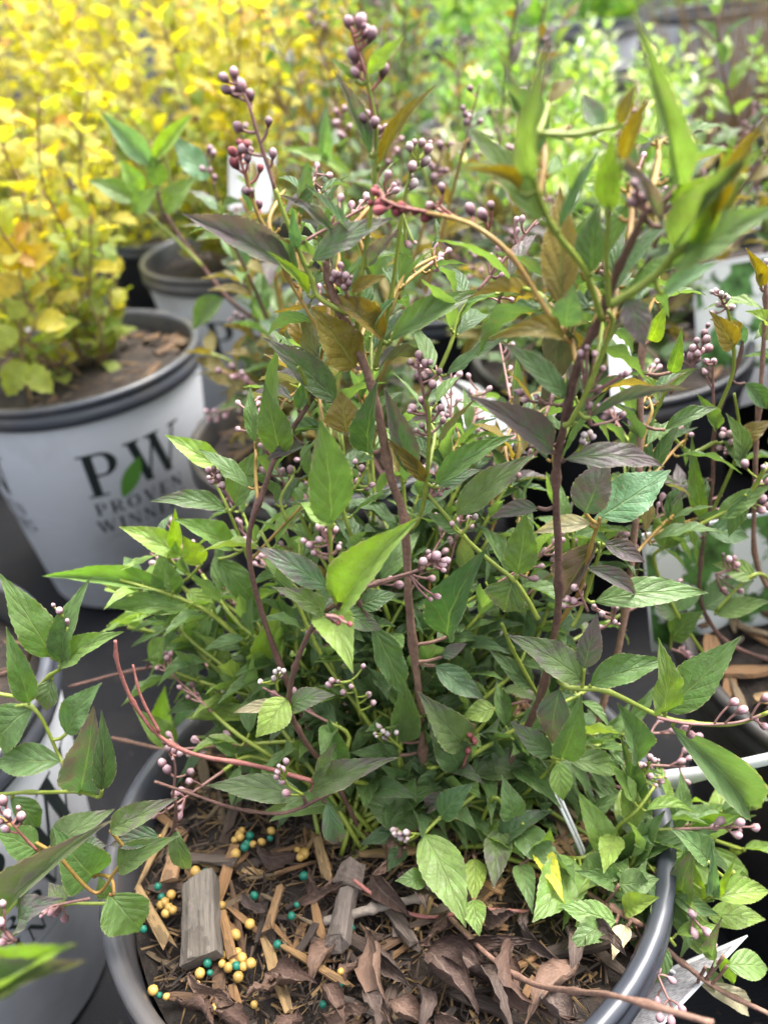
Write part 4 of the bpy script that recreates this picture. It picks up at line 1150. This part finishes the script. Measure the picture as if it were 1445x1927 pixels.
# ------------------------------------------------------------------ mulch pieces in the main pot
random.seed(90)
MZ = .186
def mz(x, y): return MZ + .004 * (1 - min(1, ((x - MX) ** 2 + (y - MY) ** 2) / .105 ** 2)) - .004
def chip_mesh(seed, flat_=.35):
    rs = random.Random(seed); V, Fc = [], []; n = 5
    rows = 5
    for i in range(rows):
        t = i / (rows - 1); w = (.5 if 0 < i < rows - 1 else rs.uniform(.12, .4)) * rs.uniform(.75, 1.15); dx = rs.uniform(-.12, .12)
        hz = flat_ * rs.uniform(.6, 1.1)
        for (sx, sz) in ((-1, -.5), (1, -.5), (1, .35), (.2, .55), (-1, .4)):
            V.append((dx + w * sx * rs.uniform(.85, 1.1), t - .5 + rs.uniform(-.03, .03), sz * hz))
    for i in range(rows - 1):
        for k in range(n): a, c = i * n + k, i * n + (k + 1) % n; Fc.append((a, c, c + n, a + n))
    Fc.append(tuple(range(n))[::-1]); Fc.append(tuple((rows - 1) * n + k for k in range(n)))
    me = bpy.data.meshes.new('bark_chip'); me.from_pydata(V, [], Fc); me.materials.append(M_WOOD); return me
CH = [chip_mesh(i) for i in range(8)]
WC = [(.22, .12, .055), (.26, .14, .06), (.14, .08, .045), (.08, .052, .038), (.055, .038, .03), (.17, .12, .07), (.30, .19, .085), (.10, .075, .06)]
def rotm(dirv, nrm, sx, sy, sz):
    y = dirv.normalized(); z = nrm - y * nrm.dot(y); z.normalize(); x = y.cross(z)
    return Matrix((x * sx, y * sy, z * sz)).transposed().to_4x4()
for k in range(290):
    while True:
        x, y = random.uniform(-.1, .1), random.uniform(-.1, .1)
        if x * x + y * y < .098 ** 2: break
    L = random.choice((.010, .014, .018, .024, .032)); w = L * random.uniform(.06, .17) + .0005
    a = random.uniform(0, 6.28); d = Vector((math.cos(a), math.sin(a), random.uniform(-.25, .25)))
    X, Y = MX + x, MY + y
    M = rotm(d, Vector((random.uniform(-.5, .5), random.uniform(-.5, .5), 1)), w, L, w * 1.1); M.translation = (X, Y, mz(X, Y) + random.uniform(.0005, .005))
    c = random.choice(WC); inst('bark_chip', random.choice(CH), M, ML, (*c, 1))
# fine fibres as one mesh
for fc in ((.17, .105, .045), (.075, .05, .035), (.028, .019, .014)):
    V, Fc = [], []
    for k in range(1500):
        while True:
            x, y = random.uniform(-.1, .1), random.uniform(-.1, .1)
            if x * x + y * y < .1 ** 2: break
        L = random.uniform(.003, .012); w = random.uniform(.0002, .0007); a = random.uniform(0, 6.28); el = random.uniform(-.3, .45)
        c = Vector((x, y, mz(MX + x, MY + y) + random.uniform(-.001, .0035))); d = Vector((math.cos(a) * math.cos(el), math.sin(a) * math.cos(el), math.sin(el))) * L / 2; s_ = Vector((-math.sin(a), math.cos(a), 0)) * w; u = Vector((0, 0, w))
        b = len(V); V += [c - d - s_, c - d + s_, c - d + u, c + d - s_ * .4, c + d + s_ * .4, c + d + u]
        Fc += [(b, b + 3, b + 4, b + 1), (b + 1, b + 4, b + 5, b + 2), (b + 2, b + 5, b + 3, b), (b, b + 1, b + 2), (b + 3, b + 5, b + 4)]
    o = mesh_obj('wood_fibres', V, Fc, M_WOOD, ML, False); o['kind'] = 'stuff'; o.color = (*fc, 1)
# the big weathered chip, and a second gnarled piece
def wood_piece(name, label, A, B, w, h, colr, seed, rows=9, cat='wood chip', dark_end=True):
    rs = random.Random(seed); d = (B - A); L = d.length; V, Fc = [], []; d.z += rs.uniform(-.1, .1) * L; sec = [(-1, -.5), (-.3, -.55), (1, -.5), (1.02, .3), (.45, .55), (-.4, .5), (-1, .35)]; n = len(sec)
    off = [rs.uniform(.93, 1.07) for _ in sec]
    for i in range(rows):
        t = i / (rows - 1); ww = w * (.9 + .2 * t) * rs.uniform(.96, 1.04)
        for k, (sx, sz) in enumerate(sec): V.append((sx * ww / w / 2 * off[k] * rs.uniform(.97, 1.03), t + (rs.uniform(-.05, .05) if cat == 'wood chip' and 'block' in label else rs.uniform(-.2, .12)) * (1 if i in (0, rows - 1) else .12), sz * off[k] * rs.uniform(.9, 1.1)))
    for i in range(rows - 1):
        for k in range(n): a, c = i * n + k, i * n + (k + 1) % n; Fc.append((a, c, c + n, a + n))
    Fc.append(tuple(range(n))[::-1]); Fc.append(tuple((rows - 1) * n + k for k in range(n)))
    o = mesh_obj(name, V, Fc, M_WOOD, None, False); M = rotm(d, Vector((rs.uniform(-.3, .3), rs.uniform(-.4, .1), 1)), w, L, h); M.translation = A - Vector((0, 0, h * .3)); o.matrix_basis = M; o.color = (*colr, 1)
    tag(o, label, cat); return o
def wood_splinter(n, lab, A, B, w, h, c, sd): return wood_piece(n, lab, A, B, w * .62, h * .6, c, sd)
A, B = at_z(372, 1640, .199), at_z(374, 1792, .196)
A -= Vector((0, 0, .002)); B -= Vector((0, 0, .003))
big = wood_piece('wood_chip', 'large weathered grey wood block lying on the mulch', A, B, .0135, .006, (.145, .122, .10), 5)
wood_piece('bark_piece', 'short grey gnarled bark stick among the dead leaves', at_z(662, 1625, .193), at_z(648, 1668, .194), .011, .008, (.13, .10, .085), 8)
wood_piece('bark_piece', 'pale split bark stick below the gnarled one', at_z(650, 1680, .194), at_z(632, 1775, .194), .008, .005, (.14, .112, .095), 9)
wood_splinter('wood_splinter', 'orange brown upright splinter touching the grey wood block', at_z(330, 1600, .193), at_z(318, 1655, .192), .010, .003, (.30, .17, .085), 10)
wood_splinter('wood_splinter', 'tan splinter with yellow end near the pot rim', at_z(262, 1680, .191), at_z(315, 1775, .191), .007, .003, (.28, .18, .08), 11)
wood_splinter('wood_splinter', 'narrow orange splinter beside the grey wood block', at_z(416, 1710, .192), at_z(436, 1800, .194), .0055, .003, (.28, .15, .06), 12)
wood_splinter('wood_splinter', 'upright pale splinter in the middle of the mulch', at_z(595, 1570, .192), at_z(615, 1650, .193), .006, .003, (.28, .18, .085), 13)
wood_splinter('wood_splinter', 'long straw coloured splinter pointing at a yellow bead', at_z(545, 1785, .194), at_z(650, 1845, .194), .004, .0025, (.26, .15, .06), 14)
wood_splinter('wood_splinter', 'flat tan splinter in the mulch centre', at_z(525, 1675, .193), at_z(505, 1750, .193), .005, .003, (.26, .15, .07), 15)

# dead curled leaves
random.seed(95)
DEAD = [leaf_mesh('dead', a, f, 0, 0, s_) for a in (.15, .4, .8) for f in (.2, -.2) for s_ in (0, 1)]
rows = '''690 1745 735 1905 50;700 1760 760 1850 40;790 1790 880 1890 62;800 1785 940 1850 50;850 1770 980 1760 44;930 1790 960 1900 40;960 1760 1060 1900 60;1000 1700 1040 1800 46;1060 1740 1080 1850 36;1090 1800 1000 1920 48;
870 1830 960 1930 50;700 1640 760 1720 44;760 1640 800 1720 50;620 1760 590 1850 40;540 1860 480 1900 54;440 1890 380 1830 48;500 1830 580 1850 46;600 1900 680 1870 56;560 1900 540 1960 44;690 1870 700 1950 42;780 1850 790 1950 36;
640 1640 560 1700 34;480 1590 560 1610 40;580 1640 640 1660 36;740 1580 690 1640 44;900 1700 960 1720 44;1120 1740 1180 1800 44;1010 1860 1060 1940 60;820 1900 900 1960 50;1150 1640 1180 1700 36;330 1880 400 1930 40;390 1900 470 1950 44;610 1850 640 1930 34;
500 1720 470 1690 34;840 1720 780 1760 40;680 1800 650 1860 34;940 1830 870 1800 44;1080 1690 1120 1730 34;730 1880 800 1930 44'''
for i, rw in enumerate(rows.replace('\n', '').split(';')):
    a, b_, c, d, w = map(float, rw.split())
    z0 = MZ + random.uniform(.004, .010)
    A = at_z(a, b_, z0); B = at_z(c, d, z0 + random.uniform(-.003, .006)); ww = w * depth(A) / F * 1.05; B = A + (B - A) * 1.15
    M = leaf_matrix(A, B, ww, Vector((random.uniform(-.3, .3), random.uniform(-.6, .2), 1)), random.uniform(-70, 70))
    ax = Vector(M.col[2][:3]).normalized() * ww
    for q in range(3): M[q][2] = ax[q]
    o = inst('dead_leaf', random.choice(DEAD), M, None, (*random.choice(((.080, .046, .034), (.11, .066, .048), (.06, .036, .028), (.14, .085, .06), (.075, .052, .043))), 1))
    tag(o, 'curled brown dead leaf lying on the mulch in the dark pot', 'dead leaf', 'dead leaves on the mulch')
# fertilizer beads
def bead_mesh(seed):
    rs = random.Random(seed); bm = bmesh.new(); bmesh.ops.create_uvsphere(bm, u_segments=10, v_segments=7, radius=1)
    for v in bm.verts: v.co *= rs.uniform(.93, 1.05); v.co.z *= rs.uniform(.98, 1.02)
    me = bpy.data.meshes.new('fertilizer_bead'); bm.to_mesh(me); bm.free(); me.polygons.foreach_set('use_smooth', [True] * len(me.polygons)); me.materials.append(M_BEAD); return me
BD = [bead_mesh(i) for i in range(4)]
ye = [(322, 1683), (310, 1697), (318, 1708), (303, 1702), (312, 1718), (325, 1712), (305, 1690), (417, 1703), (420, 1797), (447, 1791), (455, 1802), (418, 1813), (430, 1820), (458, 1818), (472, 1812), (440, 1808), (448, 1838), (376, 1831), (370, 1852), (288, 1863), (313, 1875), (510, 1563), (441, 1580), (450, 1570), (452, 1575), (476, 1588), (492, 1584), (572, 1605), (565, 1612), (443, 1606), (368, 1640),
      (641, 1828), (774, 1898), (780, 1915), (470, 1738), (443, 1758), (478, 1890), (430, 1912), (560, 1600), (405, 1898), (455, 1562)]
gr = [(297, 1668), (304, 1688), (270, 1748), (388, 1640), (478, 1685), (571, 1648), (558, 1702), (548, 1723), (465, 1588), (460, 1594), (508, 1577), (522, 1777), (445, 1817), (395, 1830), (390, 1812), (300, 1872), (657, 1705), (660, 1745), (685, 1815), (643, 1850), (435, 1763), (420, 1725), (607, 1890), (470, 1572)]
for lst, col, r0, nm in ((ye, (.50, .31, .08), .0019, 'yellow'), (gr, (.01, .15, .10), .0016, 'green')):
    for (a, b_) in lst:
        z = MZ + .0040 + random.uniform(0, .0016); P = at_z(a, b_, z); r = r0 * random.uniform(.7, 1.2); kk = random.uniform(.8, 1.25)
        M = Matrix.Translation(P) @ Matrix.Rotation(random.uniform(0, 3), 4, (random.random(), random.random(), 1)) @ Matrix.Diagonal((r, r * random.uniform(.95, 1.15), r * .97, 1))
        o = inst('fertilizer_bead', random.choice(BD), M, None, (*(q * kk for q in col), 1)); tag(o, 'small round %s fertilizer bead on the bark mulch' % nm, 'bead', '%s fertilizer beads' % nm)
# bark pieces in the other visible pots
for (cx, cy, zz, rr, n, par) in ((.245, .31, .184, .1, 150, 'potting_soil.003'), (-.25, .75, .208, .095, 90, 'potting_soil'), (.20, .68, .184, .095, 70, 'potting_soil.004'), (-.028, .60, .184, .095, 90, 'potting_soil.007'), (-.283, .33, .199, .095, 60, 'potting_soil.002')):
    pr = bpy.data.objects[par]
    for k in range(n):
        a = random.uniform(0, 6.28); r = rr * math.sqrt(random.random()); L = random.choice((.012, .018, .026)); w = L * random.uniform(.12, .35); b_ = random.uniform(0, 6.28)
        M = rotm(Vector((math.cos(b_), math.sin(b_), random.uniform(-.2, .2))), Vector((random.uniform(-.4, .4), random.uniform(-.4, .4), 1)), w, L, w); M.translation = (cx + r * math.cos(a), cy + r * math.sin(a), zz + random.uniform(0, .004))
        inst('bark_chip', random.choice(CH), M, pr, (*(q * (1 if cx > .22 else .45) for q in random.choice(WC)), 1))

# ------------------------------------------------------------------ tags, strap, string
def card(name, label, corners, border, mat, thick=.0006, cat='plant tag'):
    """flat printed card from four corner points (top-left, top-right, bottom-right, bottom-left)"""
    c = corners; n = (c[1] - c[0]).cross(c[3] - c[0]).normalized()
    if n.dot(CAM - c[0]) < 0: n = -n
    V = [p + n * thick / 2 for p in c] + [p - n * thick / 2 for p in c]
    o = mesh_obj(name, V, [(0, 3, 2, 1), (4, 5, 6, 7), (0, 1, 5, 4), (1, 2, 6, 5), (2, 3, 7, 6), (3, 0, 4, 7)], M_CARD, None, False); tag(o, label, cat)
    if mat:
        def at(u, v): return c[0].lerp(c[1], u).lerp(c[3].lerp(c[2], u), v) + n * (thick / 2 + .0003)
        b0, b1, b2, b3 = border
        mesh_obj('photo_print', [at(b0, b2), at(1 - b1, b2), at(1 - b1, 1 - b3), at(b0, 1 - b3)], [(0, 3, 2, 1)], mat, o, False, [(0, 1), (1, 1), (1, 0), (0, 0)])
    return o
# hanging tag at the near right of the dark pot
card('hanging_tag', 'white bordered photo tag hanging by string outside the dark pot', [at_y(1226, 1836, .190), at_y(1405, 1760, .190), at_y(1215, 1960, .166), at_y(1085, 2010, .166)], (.03, .05, .08, .02), M_PHOTO2, .0008)
V, Fc = [], []
sp = [at_y(x, y, Y) for x, y, Y in ((1040, 1490, .235), (1078, 1570, .225), (1112, 1650, .215), (1140, 1705, .205), (1190, 1780, .193), (1225, 1828, .188), (1218, 1865, .186))]
tube(V, Fc, smooth_path(sp, 5), .0007, 6)
sp = [at_y(x, y, Y) for x, y, Y in ((1048, 1488, .236), (1084, 1568, .226), (1118, 1648, .216), (1146, 1702, .206), (1200, 1782, .192), (1236, 1822, .187), (1262, 1826, .187), (1290, 1852, .188))]
tube(V, Fc, smooth_path(sp, 5), .0007, 6)
for k in range(5):
    a = [at_y(1236 + 12 * math.cos(q + k), 1820 + 12 * math.sin(q * 1.3 + k * 2), .186 + .001 * math.sin(q * 2 + k)) for q in (0, 1, 2, 3.2, 4.4)]; tube(V, Fc, smooth_path(a, 4), .0006, 6)
a = [at_y(1236, 1815, .186), at_y(1232, 1800, .186), at_y(1240, 1785, .186)]; tube(V, Fc, smooth_path(a, 4), .0007, 6)
tag(mesh_obj('tag_string', V, Fc, M_STRING), 'white knotted string running from the shrub to the hanging tag', 'string')
# the curved white strap between the pots: a band with thickness
def band(name, label, top, bot, thick=.0007, cat='strap'):
    T = smooth_path(top, 6); B = smooth_path(bot, 6); V, Fc = [], []
    for i in range(len(T)):
        t = (T[min(i + 1, len(T) - 1)] - T[max(i - 1, 0)]); n = t.cross(B[i] - T[i]).normalized() * thick / 2
        V += [T[i] + n, B[i] + n, B[i] - n, T[i] - n]
    for i in range(len(T) - 1):
        for k in range(4): a, c = 4 * i + k, 4 * i + (k + 1) % 4; Fc.append((a, c, c + 4, a + 4))
    Fc += [(0, 1, 2, 3), tuple(4 * (len(T) - 1) + k for k in (3, 2, 1, 0))]
    return tag(mesh_obj(name, V, Fc, M_CARD), label, cat)
band('white_strap', 'curved white plastic strap between the dark pot and the black mulch pot', [at_y(x, y, Y) for x, y, Y in ((1085, 1530, .262), (1150, 1488, .262), (1240, 1452, .258), (1330, 1440, .250), (1460, 1412, .238))],
     [at_y(x, y, Y) for x, y, Y in ((1120, 1560, .257), (1185, 1518, .257), (1265, 1485, .253), (1345, 1462, .246), (1460, 1436, .235))])
band('white_strap', 'white looped strap end bending down into the dark pot', [at_y(x, y, Y) for x, y, Y in ((1072, 1452, .266), (1115, 1462, .262), (1160, 1500, .256), (1195, 1550, .248))],
     [at_y(x, y, Y) for x, y, Y in ((1050, 1492, .262), (1090, 1505, .258), (1130, 1540, .251), (1160, 1590, .243))])
# blossom photo labels
card('photo_label', 'white blossom photo label standing in the black mulch pot behind the leafy branch', [at_y(1205, 1005, .35), at_y(1480, 955, .35), at_y(1470, 1240, .345), at_y(1225, 1225, .345)], (.02, .02, .02, .02), M_PHOTO1)
card('photo_label', 'upper white blossom photo label beyond the pink buds', [at_y(1300, 500, .66), at_y(1480, 470, .66), at_y(1480, 740, .64), at_y(1318, 785, .64)], (.03, .03, .03, .25), M_PHOTO1)
card('plant_tag', 'plain narrow white tag standing behind the woody stem', [at_y(1140, 610, .48), at_y(1182, 625, .48), at_y(1190, 775, .46), at_y(1150, 775, .46)], None, None)
card('plant_tag', 'crumpled white tag lying on the soil behind the shrub', [at_z(815, 705, .196), at_z(900, 725, .202), at_z(985, 800, .200), at_z(850, 805, .194)], None, None)
card('plant_tag', 'short white tag leaning at the pot rim behind the purple leaf', [at_y(880, 760, .56), at_y(965, 765, .56), at_y(985, 850, .55), at_y(930, 815, .55)], None, None)
card('photo_label', 'pale label behind the bronze shrub near the second logo pot', [at_y(430, 290, .92), at_y(520, 290, .92), at_y(510, 400, .90), at_y(430, 395, .90)], None, None)
# groups of alike things
for ob in list(COL.objects):
    if ob.parent or 'category' not in ob or 'group' in ob: continue
    k = ob.name.split('.')[0]
    gname = {'nursery_pot': 'nursery pots standing on the fabric', 'potting_soil': 'soil surfaces in the pots', 'flowering_shrub': 'budded shrubs in pots', 'yellow_shrub': 'yellow shrubs in rows', 'green_shrub': 'bright green shrubs in rows', 'twiggy_plant': 'bare twiggy plants',
             'wood_splinter': 'wood splinters on the mulch', 'bark_piece': 'bark sticks on the mulch', 'photo_label': 'printed plant labels', 'plant_tag': 'plain white plant tags', 'white_strap': 'white plastic straps'}.get(k)
    if gname: ob['group'] = gname
